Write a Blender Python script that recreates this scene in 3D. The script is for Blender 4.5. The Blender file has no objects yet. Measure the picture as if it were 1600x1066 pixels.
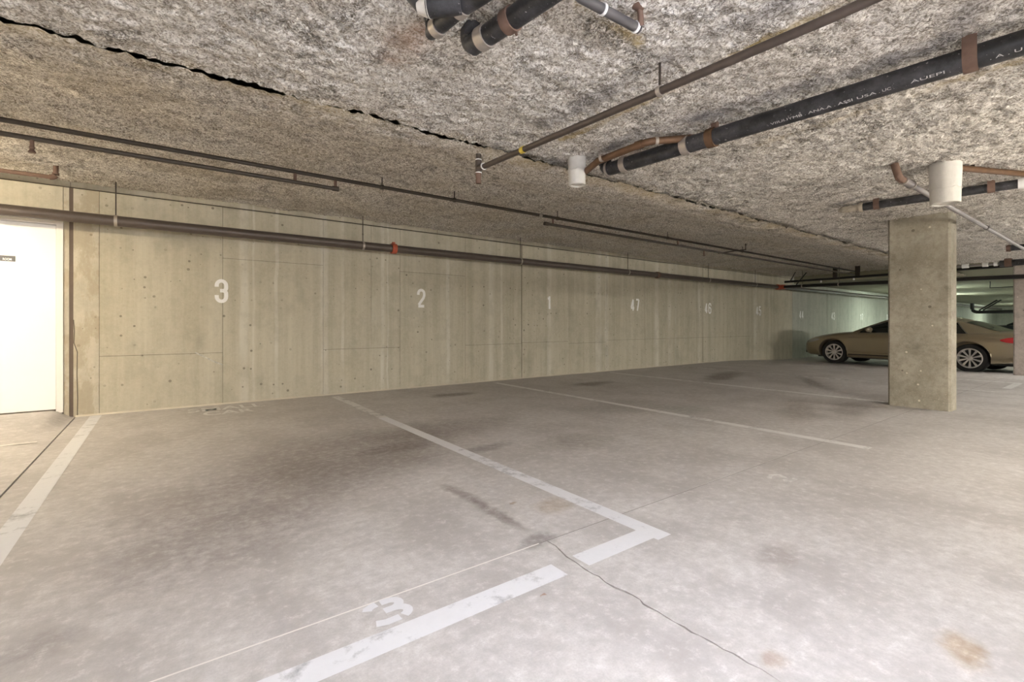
import bpy, bmesh, math, random
import numpy as np
from mathutils import Vector, Matrix

random.seed(7)
rng = np.random.default_rng(11)
scene = bpy.context.scene
COL = scene.collection
PI = math.pi

# ---------------------------------------------------------------- camera
FPX, HY = 739.0, 507.0                       # focal length and horizon row in a 1600x1066 frame
TH = math.atan2(1001.0, 739.0)               # angle between view axis and the long wall
CT, ST = math.cos(TH), math.sin(TH)
cam_d = bpy.data.cameras.new('camera')
cam_d.sensor_width = 36.0
cam_d.lens = 36.0 * FPX / 1600.0
cam_d.shift_y = (HY - 533.0) / 1600.0
cam_d.clip_start = 0.05
cam_d.clip_end = 200
cam = bpy.data.objects.new('camera', cam_d)
COL.objects.link(cam)
cam.location = (0, 0, 1.0)
cam.rotation_euler = (PI / 2, 0, TH - PI / 2)
scene.camera = cam

# ---------------------------------------------------------------- world, exposure
w = bpy.data.worlds.new('world')
scene.world = w
w.use_nodes = True
w.node_tree.nodes['Background'].inputs[0].default_value = (0.75, 0.8, 0.9, 1)
w.node_tree.nodes['Background'].inputs[1].default_value = 0.3
scene.view_settings.view_transform = 'Standard'
scene.view_settings.look = 'None'
scene.view_settings.gamma = 1.0
scene.view_settings.use_curve_mapping = False
scene.view_settings.exposure = 1.28

# lamps of the garage, plus an added pair filling the long wall: x, y, z, watts, colour (fluorescent strips under the slab)
COOL = (0.83, 0.87, 1.0)
NEUT = (1.0, 0.97, 0.91)
GREEN = (0.86, 1.0, 0.87)
WARM = (1.0, 0.85, 0.62)
LAMPS = [
    (0.8, -0.30, 1.74, 46, COOL, 'fluorescent strip light above the aisle, in front of stall 3'),
    (4.8, -1.5, 1.76, 62, (1.0, 0.92, 0.80), 'fluorescent strip light above the aisle, opposite stall two'),
    (-3.4, -1.5, 1.76, 46, COOL, 'fluorescent strip light above the aisle, left of the first stall'),
    (9.2, -1.5, 1.86, 58, NEUT, 'fluorescent strip light above the aisle, near the front pillar'),
    (14.6, -1.3, 1.90, 150, NEUT, 'fluorescent strip light above the aisle, near the rear pillar'),
    (-1.2, -4.6, 1.80, 105, NEUT, 'added fluorescent fill light for the long wall, above the opposite stalls, left one'),  # added out of view to brighten the long wall
    (3.6, -4.6, 1.80, 105, NEUT, 'added fluorescent fill light for the long wall, above the opposite stalls, right one'),  # second added fill, likewise unseen
    (44.0, 4.0, 2.06, 110, GREEN, 'fluorescent strip light close to the end wall'),
    (22.6, 4.7, 2.06, 40, GREEN, 'fluorescent strip light on the rear slab, beyond the parked beige sedan'),
    (28.0, 5.3, 2.06, 45, GREEN, 'fluorescent strip light on the rear slab, midway to the end wall'),
    (36.0, 2.6, 2.06, 80, GREEN, 'fluorescent strip light on the rear slab, under the far pipes'),
    (24.5, -1.3, 2.06, 30, GREEN, 'fluorescent strip light above the far end of the aisle'),
    (-2.35, 5.3, 2.30, 70, WARM, 'warm fluorescent strip light in front of the white door'),
]

# ---------------------------------------------------------------- pixel -> world helpers
def ray(x, y):
    t = (x - 800.0) / FPX
    return Vector((CT + ST * t, ST - CT * t, (HY - y) / FPX))
def onz(x, y, z):
    d = ray(x, y); k = (z - 1.0) / d.z
    return Vector((d.x * k, d.y * k, z))
def ony(x, y, Y):
    d = ray(x, y); k = Y / d.y
    return Vector((d.x * k, Y, 1.0 + d.z * k))
def onx(x, y, X):
    d = ray(x, y); k = X / d.x
    return Vector((X, d.y * k, 1.0 + d.z * k))

WY = 6.92            # face of the long wall
LOWZ, HIGHZ, FARZ = 2.30, 2.56, 2.32
EDGEY = 2.88         # where the low sprayed ceiling steps up
FARX = 50.0

def sstep(u):
    u = min(1.0, max(0.0, u)); return u * u * (3 - 2 * u)
def floor_z(x, y=0):
    z = -0.11 * sstep((x - 12.0) / 4.5)
    z += 0.085 * sstep((y - 5.7) / 1.1) * sstep((-0.775 - x) / 0.16)
    return z

# ---------------------------------------------------------------- object helpers
def link(o, parent=None):
    COL.objects.link(o)
    if parent is not None:
        o.parent = parent
    return o
def world_loc(o):
    v = Vector(o.location)
    while o.parent is not None:
        o = o.parent; v += Vector(o.location)
    return v
def tag(o, label=None, cat=None, group=None, kind=None):
    if label: o['label'] = label
    if cat: o['category'] = cat
    if group: o['group'] = group
    if kind: o['kind'] = kind
    return o
def thing(name, label, cat, loc=(0, 0, 0), group=None):
    o = bpy.data.objects.new(name, None)
    o.empty_display_size = 0.05
    o.location = loc
    link(o)
    return tag(o, label, cat, group)
def finish(name, bm, mat, parent=None, smooth=None, center=True):
    """one bmesh in world coordinates (relative to an unrotated parent chain) -> one mesh object"""
    me = bpy.data.meshes.new(name)
    c = Vector((0, 0, 0))
    if center and len(bm.verts):
        lo = Vector((min(v.co.x for v in bm.verts), min(v.co.y for v in bm.verts), min(v.co.z for v in bm.verts)))
        hi = Vector((max(v.co.x for v in bm.verts), max(v.co.y for v in bm.verts), max(v.co.z for v in bm.verts)))
        c = (lo + hi) / 2
        bmesh.ops.translate(bm, verts=bm.verts, vec=-c)
    bm.to_mesh(me); bm.free()
    if mat is not None:
        me.materials.append(mat)
    if smooth is not None:
        me.polygons.foreach_set('use_smooth', [True] * len(me.polygons))
        me.set_sharp_from_angle(angle=math.radians(smooth))
    o = bpy.data.objects.new(name, me)
    link(o, parent)
    o.location = c - (world_loc(parent) if parent is not None else Vector((0, 0, 0)))
    return o
def BM(): return bmesh.new()
def box(bm, x0, x1, y0, y1, z0, z1):
    vs = [bm.verts.new(p) for p in ((x0, y0, z0), (x1, y0, z0), (x1, y1, z0), (x0, y1, z0),
                                    (x0, y0, z1), (x1, y0, z1), (x1, y1, z1), (x0, y1, z1))]
    for f in ((0, 3, 2, 1), (4, 5, 6, 7), (0, 1, 5, 4), (1, 2, 6, 5), (2, 3, 7, 6), (3, 0, 4, 7)):
        bm.faces.new([vs[i] for i in f])
    return vs
def frame_for(d):
    d = d.normalized()
    up = Vector((0, 0, 1)) if abs(d.z) < 0.95 else Vector((1, 0, 0))
    a = d.cross(up).normalized(); b = a.cross(d).normalized()
    return a, b
def tube(bm, pts, r, n=14, cap=True, rr=None):
    pts = [Vector(p) for p in pts]
    rings = []
    for i, p in enumerate(pts):
        if i == 0: d = pts[1] - pts[0]
        elif i == len(pts) - 1: d = pts[-1] - pts[-2]
        else: d = (pts[i + 1] - p).normalized() + (p - pts[i - 1]).normalized()
        a, b = frame_for(d)
        q = r if rr is None else rr[i]
        k = 1.0
        if 0 < i < len(pts) - 1:
            c = (pts[i + 1] - p).normalized().dot(d.normalized()); k = 1.0 / max(0.5, c)
        rings.append([bm.verts.new(p + (a * math.cos(2 * PI * j / n) + b * math.sin(2 * PI * j / n)) * q * (k if k < 1.15 else 1.0)) for j in range(n)])
    for i in range(len(rings) - 1):
        for j in range(n):
            bm.faces.new((rings[i][j], rings[i][(j + 1) % n], rings[i + 1][(j + 1) % n], rings[i + 1][j]))
    if cap:
        bm.faces.new(list(reversed(rings[0]))); bm.faces.new(rings[-1])
def bend(a, c, b, r, n=6):
    """points of a rounded corner a-c-b with radius-like cut r"""
    a, b, c = Vector(a), Vector(b), Vector(c)
    p0 = c + (a - c).normalized() * r; p1 = c + (b - c).normalized() * r
    out = []
    for i in range(n + 1):
        t = i / n
        out.append(p0 * (1 - t) ** 2 + c * 2 * t * (1 - t) + p1 * t * t)
    return out
def ring_band(bm, p, d, r_in, r_out, width, n=18):
    """a hollow collar round a pipe"""
    p, d = Vector(p), Vector(d).normalized(); a, b = frame_for(d)
    prof = [(-width / 2, r_in), (-width / 2, r_out), (width / 2, r_out), (width / 2, r_in)]
    rows = [[bm.verts.new(p + d * s + (a * math.cos(2 * PI * j / n) + b * math.sin(2 * PI * j / n)) * q) for j in range(n)] for s, q in prof]
    for i in range(4):
        for j in range(n):
            bm.faces.new((rows[i][j], rows[i][(j + 1) % n], rows[(i + 1) % 4][(j + 1) % n], rows[(i + 1) % 4][j]))
    bmesh.ops.recalc_face_normals(bm, faces=bm.faces)
def lathe(bm, prof, axis_o, axis='z', n=24, closed=False):
    """prof: (radius, height along axis)"""
    o = Vector(axis_o); rows = []
    for r, h in prof:
        row = []
        for j in range(n):
            c, s = math.cos(2 * PI * j / n) * r, math.sin(2 * PI * j / n) * r
            row.append(bm.verts.new(o + (Vector((c, s, h)) if axis == 'z' else Vector((c, h, s)))))
        rows.append(row)
    m = len(rows)
    for i in range(m if closed else m - 1):
        for j in range(n):
            bm.faces.new((rows[i][j], rows[i][(j + 1) % n], rows[(i + 1) % m][(j + 1) % n], rows[(i + 1) % m][j]))
    if not closed:
        bm.faces.new(list(reversed(rows[0]))); bm.faces.new(rows[-1])
    bmesh.ops.recalc_face_normals(bm, faces=bm.faces)

# ---------------------------------------------------------------- materials
def new_mat(name):
    m = bpy.data.materials.new(name); m.use_nodes = True
    nt = m.node_tree; b = nt.nodes['Principled BSDF']
    return m, nt, b
class NT:
    def __init__(s, nt): s.nt = nt; s.pos = None
    def n(s, t, **kw):
        nd = s.nt.nodes.new(t)
        for k, v in kw.items(): setattr(nd, k, v)
        return nd
    def l(s, a, b): s.nt.links.new(a, b)
    def geo(s):
        if s.pos is None: s.pos = s.n('ShaderNodeNewGeometry').outputs['Position']
        return s.pos
    def mapped(s, scale=(1, 1, 1), loc=(0, 0, 0), src=None):
        m = s.n('ShaderNodeMapping'); m.inputs['Scale'].default_value = scale; m.inputs['Location'].default_value = loc
        s.l(src or s.geo(), m.inputs['Vector']); return m.outputs[0]
    def noise(s, scale, detail=4, rough=0.55, vec=None, dist=0.0):
        t = s.n('ShaderNodeTexNoise'); t.inputs['Scale'].default_value = scale; t.inputs['Detail'].default_value = detail
        t.inputs['Roughness'].default_value = rough; t.inputs['Distortion'].default_value = dist
        s.l(vec or s.geo(), t.inputs['Vector']); return t.outputs[0]
    def ramp(s, fac, stops):
        r = s.n('ShaderNodeValToRGB'); e = r.color_ramp.elements
        while len(e) < len(stops): e.new(0.5)
        for q, (p, c) in zip(e, stops):
            q.position = p; q.color = (c, c, c, 1) if not hasattr(c, '__len__') else (*c, 1)
        s.l(fac, r.inputs[0]); return r.outputs[0]
    def mix(s, fac, a, b, mode='MIX'):
        m = s.n('ShaderNodeMix', data_type='RGBA', blend_type=mode)
        for v, k in ((fac, 0), (a, 6), (b, 7)):
            if hasattr(v, 'is_linked') or hasattr(v, 'links'): s.l(v, m.inputs[k])
            elif k == 0: m.inputs[0].default_value = v
            else: m.inputs[k].default_value = (*v, 1)
        return m.outputs[2]
    def math(s, op, a, b=None):
        m = s.n('ShaderNodeMath', operation=op)
        for v, k in ((a, 0), (b, 1)):
            if v is None: continue
            if hasattr(v, 'links'): s.l(v, m.inputs[k])
            else: m.inputs[k].default_value = v
        return m.outputs[0]
    def bump(s, h, strength, dist, b, prev=None):
        m = s.n('ShaderNodeBump'); m.inputs['Strength'].default_value = strength; m.inputs['Distance'].default_value = dist
        s.l(h, m.inputs['Height'])
        if prev is not None: s.l(prev, m.inputs['Normal'])
        if b is not None: s.l(m.outputs[0], b.inputs['Normal'])
        return m.outputs[0]

def mat_plain(name, col, rough=0.5, metal=0.0, var=0.12, scale=14, coat=0.0, bump=0.0, spec=0.5):
    m, nt, b = new_mat(name); N = NT(nt)
    f = N.noise(scale, 5, 0.6)
    lo = tuple(max(0, c * (1 - var)) for c in col); hi = tuple(min(1, c * (1 + var)) for c in col)
    N.l(N.mix(f, lo, hi), b.inputs['Base Color'])
    b.inputs['Roughness'].default_value = rough; b.inputs['Metallic'].default_value = metal
    b.inputs['Coat Weight'].default_value = coat
    b.inputs['Specular IOR Level'].default_value = spec
    if bump: N.bump(N.noise(scale * 6, 4), bump, 0.004, b)
    return m

def mat_wall(name, c0=(0.43, 0.39, 0.295), c1=(0.585, 0.545, 0.435), patch=False):
    m, nt, b = new_mat(name); N = NT(nt)
    big = N.noise(0.9, 4, 0.6)
    streak = N.noise(1.0, 6, 0.65, N.mapped((5.5, 5.5, 0.22)))
    fine = N.noise(26, 5, 0.7)
    col = N.mix(N.ramp(streak, [(0.36, 0), (0.64, 1)]), c0, c1)
    col = N.mix(N.math('MULTIPLY', big, 0.55), col, tuple(0.86 * a for a in c0))
    col = N.mix(N.ramp(fine, [(0.35, 0.0), (0.75, 0.28)]), col, tuple(1.12 * a for a in c1))
    # pale lime runs, vertical
    runs = N.ramp(N.noise(1.0, 3, 0.5, N.mapped((2.6, 2.6, 0.05), (3.1, 0, 0))), [(0.62, 0), (0.68, 0.55)])
    col = N.mix(N.math('MULTIPLY', runs, N.ramp(N.noise(3.0, 3), [(0.35, 0), (0.6, 1)])), col, (0.58, 0.555, 0.48))
    # broad pale lime runs at the joints between form boards
    sx = N.n('ShaderNodeSeparateXYZ'); N.l(N.geo(), sx.inputs[0])
    wob = N.math('MULTIPLY', N.noise(1.4, 3, 0.5, N.mapped((1, 1, 1.2))), 0.06)
    xx = N.math('ADD', sx.outputs[0], wob)
    tot = None
    for px, hw in ((381, .045), (396, .012), (432, .02), (507, .05), (536, .02), (598, .025), (606, .012), (700, .03), (768, .05), (784, .02), (858, .05), (935, .08), (948, .05), (1026, .07), (1046, .05), (1092, .05), (1180, .1)):
        dd_ = N.math('ABSOLUTE', N.math('SUBTRACT', xx, ony(px, 500, WY).x + 0.03))
        mr = N.n('ShaderNodeMapRange'); mr.inputs['From Min'].default_value = hw * 1.3; mr.inputs['From Max'].default_value = hw * 0.7
        mr.inputs['To Min'].default_value = 0.0; mr.inputs['To Max'].default_value = 0.5; N.l(dd_, mr.inputs['Value'])
        tot = mr.outputs[0] if tot is None else N.math('MAXIMUM', tot, mr.outputs[0])
    tot = N.math('MULTIPLY', tot, N.ramp(N.noise(2.2, 5, 0.6, N.mapped((1.5, 1, 0.6), (4, 4, 1))), [(0.36, 0.15), (0.60, 1.0)]))
    col = N.mix(tot, col, (0.70, 0.68, 0.61))
    # darker weathered patches
    dk = N.ramp(N.noise(1.7, 5, 0.65, N.mapped((1, 1, 0.7), (9, 2, 4))), [(0.56, 0), (0.74, 0.5)])
    col = N.mix(dk, col, tuple(0.66 * a for a in c0))
    # blow holes left by the formwork
    v = N.n('ShaderNodeTexVoronoi', voronoi_dimensions='2D'); v.inputs['Scale'].default_value = 9.0; v.inputs['Randomness'].default_value = 1.0
    cx = N.n('ShaderNodeCombineXYZ'); N.l(N.math('ADD', sx.outputs[0], N.math('MULTIPLY', sx.outputs[1], 1.37)), cx.inputs[0]); N.l(sx.outputs[2], cx.inputs[1])
    N.l(cx.outputs[0], v.inputs['Vector'])
    sel = N.n('ShaderNodeSeparateColor'); N.l(v.outputs['Color'], sel.inputs[0])
    keep = N.math('GREATER_THAN', sel.outputs[0], 0.50)
    rad = N.math('MULTIPLY', N.math('POWER', sel.outputs[1], 2.0), 0.15)
    hole = N.math('MULTIPLY', N.math('LESS_THAN', v.outputs['Distance'], rad), keep)
    hole = N.math('MULTIPLY', hole, N.ramp(N.noise(1.6, 3), [(0.40, 0), (0.58, 1)]))
    col = N.mix(N.math('MULTIPLY', hole, 0.8), col, (0.17, 0.15, 0.115))
    blot = N.noise(6.0, 7, 0.72, N.mapped((1, 1, 0.8), (2, 7, 1)))
    col = N.mix(N.ramp(blot, [(0.40, 0.24), (0.52, 0.0)]), col, tuple(0.74 * a for a in c0))
    if patch:
        pt = N.ramp(N.noise(3.2, 6, 0.7, N.mapped((1.6, 1, 0.7))), [(0.46, 0), (0.54, 1)])
        col = N.mix(N.math('MULTIPLY', pt, 0.5), col, (0.33, 0.27, 0.18))
    N.l(col, b.inputs['Base Color'])
    b.inputs['Roughness'].default_value = 0.82
    b.inputs['Specular IOR Level'].default_value = 0.3
    h = N.math('ADD', N.math('MULTIPLY', fine, 0.5), N.math('MULTIPLY', hole, -1.6))
    h = N.math('ADD', h, N.math('MULTIPLY', streak, 0.7))
    N.bump(h, 0.45, 0.006, b)
    return m

M = {}
M['wall'] = mat_wall('board_formed_concrete')
M['wall_patch'] = mat_wall('patched_concrete', (0.44, 0.40, 0.315), (0.58, 0.54, 0.44), True)
def mat_pillar(name, c0, c1):
    m, nt, b = new_mat(name); N = NT(nt)
    n1 = N.noise(3.2, 7, 0.68); n2 = N.noise(16, 6, 0.72); n3 = N.noise(70, 4, 0.65)
    col = N.mix(N.ramp(n1, [(0.36, 0), (0.64, 1)]), c0, c1)
    col = N.mix(N.ramp(n2, [(0.36, 0.45), (0.54, 0.0)]), col, tuple(0.66 * a for a in c0))
    col = N.mix(N.ramp(n3, [(0.56, 0.0), (0.72, 0.5)]), col, tuple(min(1, 1.35 * a) for a in c1))
    st = N.ramp(N.noise(2.4, 6, 0.7, N.mapped((1, 1, 1.5), (5, 2, 3))), [(0.56, 0.0), (0.70, 0.6)])
    col = N.mix(st, col, tuple(0.55 * a for a in c0))
    for sc_, th, cc in ((7.0, 0.13, (0.10, 0.085, 0.065)), (9.0, 0.12, tuple(min(1, 1.9 * a) for a in c1))):
        v = N.n('ShaderNodeTexVoronoi', voronoi_dimensions='3D'); v.inputs['Scale'].default_value = sc_; N.l(N.geo(), v.inputs['Vector'])
        sp = N.n('ShaderNodeSeparateColor'); N.l(v.outputs['Color'], sp.inputs[0])
        hit = N.math('LESS_THAN', v.outputs['Distance'], N.math('MULTIPLY', sp.outputs[1], th))
        col = N.mix(N.math('MULTIPLY', hit, 0.7), col, cc)
    N.l(col, b.inputs['Base Color']); b.inputs['Roughness'].default_value = 0.85; b.inputs['Specular IOR Level'].default_value = 0.25
    N.bump(N.math('ADD', n2, N.math('MULTIPLY', n3, 0.5)), 0.6, 0.008, b)
    return m
M['pillar'] = mat_pillar('pillar_concrete', (0.29, 0.262, 0.205), (0.40, 0.365, 0.295))
M['pillar_pink'] = mat_pillar('pinkish_pillar_concrete', (0.46, 0.40, 0.36), (0.56, 0.50, 0.46))
M['joint'] = mat_plain('joint_shadow_dirt', (0.10, 0.085, 0.065), 0.95)
M['joint_brown'] = mat_plain('joint_sealant_brown', (0.115, 0.085, 0.065), 0.8)
M['fillet'] = mat_plain('cement_fillet', (0.56, 0.51, 0.41), 0.85, bump=0.3)

# stains on the floor: pixel x, y in the photograph, half sizes in metres (x, y), rotation, colour factor, strength
STAINS = [
    (560, 705, 1.00, 0.80, 0.2, (0.50, 0.46, 0.44), 0.62),
    (420, 770, 0.85, 0.60, 0.0, (0.54, 0.50, 0.49), 0.50),
    (330, 850, 0.55, 0.42, 0.4, (0.58, 0.55, 0.55), 0.42),
    (700, 668, 0.75, 0.45, 0.0, (0.50, 0.46, 0.44), 0.50),
    (708, 617, 0.42, 0.17, 0.0, (0.34, 0.30, 0.25), 0.62),
    (925, 600, 0.48, 0.22, 0.0, (0.30, 0.26, 0.21), 0.62),
    (1130, 588, 1.1, 0.30, 0.3, (0.38, 0.33, 0.28), 0.65),
    (1270, 598, 0.9, 0.16, 0.6, (0.38, 0.34, 0.30), 0.55),
    (980, 635, 0.8, 0.5, 0.0, (0.60, 0.58, 0.54), 0.45),
    (1250, 640, 0.9, 0.25, 0.4, (0.55, 0.51, 0.47), 0.5),
    (1330, 640, 0.7, 0.2, 0.2, (0.50, 0.46, 0.43), 0.45),
    (900, 690, 0.45, 0.3, 0.0, (0.60, 0.57, 0.52), 0.45),
    (620, 700, 0.35, 0.18, 0.1, (0.44, 0.40, 0.40), 0.5),
    (760, 700, 0.30, 0.10, 0.1, (0.44, 0.41, 0.40), 0.5),
    (840, 845, 0.125, 0.06, 0.2, (0.50, 0.48, 0.47), 0.80),
    (775, 803, 0.045, 0.30, 0.0, (0.55, 0.51, 0.49), 0.70),
    (722, 772, 0.05, 0.26, 0.1, (0.55, 0.50, 0.48), 0.62),
    (802, 787, 0.026, 0.016, 0.3, (0.55, 0.40, 0.25), 0.9),
    (865, 790, 0.14, 0.11, 0.2, (0.80, 0.70, 0.58), 0.6),
    (1505, 1016, 0.115, 0.06, 0.3, (0.78, 0.62, 0.44), 0.80),
    (1205, 1030, 0.05, 0.035, 0.0, (0.80, 0.66, 0.56), 0.6),
    (1215, 868, 0.16, 0.10, 0.2, (0.76, 0.72, 0.70), 0.55),
    (1070, 640, 0.5, 0.25, 0.0, (0.70, 0.74, 0.68), 0.35),
    (852, 932, 0.013, 0.01, 0.0, (0.70, 0.45, 0.30), 0.8),
    (60, 1010, 0.14, 0.09, 0.3, (0.66, 0.65, 0.66), 0.45),
]
def mat_floor():
    m, nt, b = new_mat('stained_concrete_floor'); N = NT(nt)
    warp = N.n('ShaderNodeVectorMath', operation='MULTIPLY_ADD')
    nz = N.n('ShaderNodeTexNoise'); nz.inputs['Scale'].default_value = 2.6; nz.inputs['Detail'].default_value = 5; nz.inputs['Roughness'].default_value = 0.65
    N.l(N.geo(), nz.inputs['Vector'])
    N.l(nz.outputs['Color'], warp.inputs[0]); warp.inputs[1].default_value = (0.34, 0.34, 0)
    N.l(N.geo(), warp.inputs[2])
    sub = N.n('ShaderNodeVectorMath', operation='SUBTRACT'); N.l(warp.outputs[0], sub.inputs[0]); sub.inputs[1].default_value = (0.17, 0.17, 0)
    big_w = sub.outputs[0]
    warp2 = N.n('ShaderNodeVectorMath', operation='MULTIPLY_ADD')
    nz2 = N.n('ShaderNodeTexNoise'); nz2.inputs['Scale'].default_value = 16; nz2.inputs['Detail'].default_value = 4
    N.l(N.geo(), nz2.inputs['Vector']); N.l(nz2.outputs['Color'], warp2.inputs[0]); warp2.inputs[1].default_value = (0.08, 0.08, 0)
    N.l(N.geo(), warp2.inputs[2])
    sub2 = N.n('ShaderNodeVectorMath', operation='SUBTRACT'); N.l(warp2.outputs[0], sub2.inputs[0]); sub2.inputs[1].default_value = (0.04, 0.04, 0)
    small_w = sub2.outputs[0]
    big = N.noise(0.55, 6, 0.62)
    mid = N.noise(2.2, 6, 0.68, N.mapped((1.0, 0.75, 1)))
    fine = N.noise(18, 6, 0.75)
    grit = N.noise(140, 3, 0.6)
    col = N.mix(N.ramp(big, [(0.3, 0), (0.7, 1)]), (0.44, 0.415, 0.40), (0.55, 0.53, 0.515))
    col = N.mix(N.ramp(mid, [(0.38, 0.62), (0.56, 0.0)]), col, (0.325, 0.30, 0.285))
    col = N.mix(N.ramp(fine, [(0.36, 0.50), (0.53, 0.0)]), col, (0.34, 0.315, 0.30))
    col = N.mix(N.ramp(fine, [(0.54, 0.0), (0.68, 0.5)]), col, (0.68, 0.66, 0.645))
    col = N.mix(N.ramp(grit, [(0.3, 0.32), (0.5, 0.0)]), col, (0.34, 0.32, 0.31))
    for (px, py, rx, ry, rot, c, st) in STAINS:
        p = onz(px, py, 0.0)
        mp = N.n('ShaderNodeMapping', vector_type='TEXTURE')
        mp.inputs['Location'].default_value = (p.x, p.y, 0); mp.inputs['Rotation'].default_value = (0, 0, rot)
        mp.inputs['Scale'].default_value = (rx, ry, 1000.0)
        N.l(big_w if max(rx, ry) > 0.3 else small_w, mp.inputs['Vector'])
        ln = N.n('ShaderNodeVectorMath', operation='LENGTH'); N.l(mp.outputs[0], ln.inputs[0])
        mr = N.n('ShaderNodeMapRange'); mr.interpolation_type = 'SMOOTHSTEP'
        mr.inputs['From Min'].default_value = 1.25; mr.inputs['From Max'].default_value = 0.35
        mr.inputs['To Min'].default_value = 0.0; mr.inputs['To Max'].default_value = min(0.95, st * 1.35)
        N.l(ln.outputs['Value'], mr.inputs['Value'])
        fac = N.math('MULTIPLY', mr.outputs[0], N.ramp(fine, [(0.30, 1.0), (0.72, 0.55)]))
        col = N.mix(fac, col, c, 'MULTIPLY')
    # small dark spots and drips
    v = N.n('ShaderNodeTexVoronoi'); v.inputs['Scale'].default_value = 3.4
    N.l(small_w, v.inputs['Vector'])
    sc = N.n('ShaderNodeSeparateColor'); N.l(v.outputs['Color'], sc.inputs[0])
    spot = N.math('LESS_THAN', v.outputs['Distance'], N.math('MULTIPLY', N.math('POWER', sc.outputs[1], 4.0), 0.04))
    col = N.mix(N.math('MULTIPLY', spot, 0.6), col, (0.15, 0.13, 0.12))
    N.l(col, b.inputs['Base Color'])
    N.l(N.ramp(mid, [(0.3, 0.52), (0.7, 0.72)]), b.inputs['Roughness'])
    b.inputs['Specular IOR Level'].default_value = 0.35
    h = N.math('ADD', N.math('MULTIPLY', fine, 0.6), N.math('MULTIPLY', grit, 0.35))
    N.bump(h, 0.35, 0.004, b)
    return m
M['floor'] = mat_floor()

def mat_ceiling():
    m, nt, b = new_mat('sprayed_fibre_insulation'); N = NT(nt)
    at = N.n('ShaderNodeAttribute', attribute_name='tint')
    sc = N.n('ShaderNodeSeparateColor'); N.l(at.outputs['Color'], sc.inputs[0])
    nf = N.noise(95, 3, 0.6, dist=0.6)
    nm = N.noise(38, 4, 0.6, N.mapped((1, 1, 1), (2, 3, 1)), 0.8)
    n1 = N.math('ADD', N.math('MULTIPLY', nf, 0.55), N.math('MULTIPLY', nm, 0.45))
    n2 = N.noise(2.0, 5, 0.65)
    n3 = N.noise(13.0, 6, 0.75, dist=0.6)
    def ridge(scale, loc, wd):
        v_ = N.noise(scale, 3, 0.6, N.mapped((1, 1, 1), loc), 1.4)
        return N.ramp(N.math('ABSOLUTE', N.math('SUBTRACT', v_, 0.5)), [(0.0, 1.0), (wd, 0.0)])
    r1 = ridge(11, (3, 1, 0), 0.022); r2 = ridge(24, (0, 5, 2), 0.03)
    patchy = N.ramp(N.noise(6.0, 3, 0.6), [(0.50, 0.0), (0.62, 1.0)])
    crevice_shade = N.math('MULTIPLY', N.math('MAXIMUM', r1, N.math('MULTIPLY', r2, 0.8)), patchy)
    col = N.mix(N.ramp(n1, [(0.415, 0), (0.565, 1)]), (0.33, 0.29, 0.24), (0.98, 0.94, 0.885))
    col = N.mix(N.ramp(n2, [(0.45, 0.0), (0.75, 0.22)]), col, (0.66, 0.58, 0.46))
    col = N.mix(N.ramp(n3, [(0.60, 0.0), (0.74, 0.35)]), col, (0.40, 0.365, 0.32))
    col = N.mix(N.math('MULTIPLY', crevice_shade, 0.7), col, (0.20, 0.175, 0.145))  # shade of the crevices painted into the fibre colour
    jag = N.ramp(n3, [(0.25, 0.4), (0.6, 1.0)])
    col = N.mix(N.math('MULTIPLY', sc.outputs[0], jag), col, (0.47, 0.36, 0.17))     # bare yellowish fibre
    col = N.mix(N.math('MULTIPLY', sc.outputs[1], jag), col, (0.42, 0.235, 0.145))   # rust stain
    col = N.mix(N.math('MULTIPLY', sc.outputs[2], jag), col, (0.135, 0.13, 0.14))    # grey-black overspray and painted-in pipe shadow along the drains
    N.l(col, b.inputs['Base Color'])
    b.inputs['Roughness'].default_value = 0.95
    b.inputs['Specular IOR Level'].default_value = 0.12
    h = N.math('ADD', N.math('MULTIPLY', n1, 1.0), N.math('MULTIPLY', crevice_shade, -0.5))
    N.bump(h, 1.0, 0.016, b)
    return m
M['ceiling'] = mat_ceiling()
M['slab_far'] = mat_plain('smooth_slab_soffit', (0.27, 0.26, 0.18), 0.85, var=0.2, scale=1.5)
M['wall_far'] = mat_wall('far_concrete', (0.40, 0.40, 0.34), (0.52, 0.52, 0.45))

def mat_paint(name, col, wear=0.42, rough=0.6, scale=9.0):
    m, nt, b = new_mat(name); N = NT(nt)
    f = N.noise(scale, 7, 0.72)
    g = N.noise(1.3, 4, 0.6)
    b.inputs['Base Color'].default_value = (*col, 1); b.inputs['Roughness'].default_value = rough
    b.inputs['Specular IOR Level'].default_value = 0.3
    N.l(N.mix(N.noise(30, 4), tuple(0.9 * c for c in col), col), b.inputs['Base Color'])
    s = N.math('ADD', N.math('MULTIPLY', f, 0.6), N.math('MULTIPLY', g, 0.4))
    N.l(N.ramp(s, [(wear - 0.10, 0.32 if wear > 0.2 else 0.10), (wear + 0.06, 0.97)]), b.inputs['Alpha'])
    return m
M['stripe'] = mat_paint('worn_stripe_paint', (0.70, 0.69, 0.67), 0.43)
M['stripe_near'] = mat_paint('stripe_paint', (0.68, 0.68, 0.695), 0.40)
M['stripe_faint'] = mat_paint('faded_stripe_paint', (0.66, 0.645, 0.62), 0.47)
M['number'] = mat_paint('white_stencil_paint', (0.96, 0.95, 0.93), 0.12, scale=20)
M['filler'] = mat_plain('white_joint_filler', (0.68, 0.65, 0.61), 0.7)
M['door'] = mat_plain('white_door_paint', (0.86, 0.85, 0.83), 0.45, var=0.02, scale=2)
M['frame'] = mat_plain('door_frame_paint', (0.80, 0.765, 0.71), 0.5, var=0.03, scale=3)
M['sign'] = mat_plain('charcoal_sign_plastic', (0.10, 0.10, 0.105), 0.4)
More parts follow.
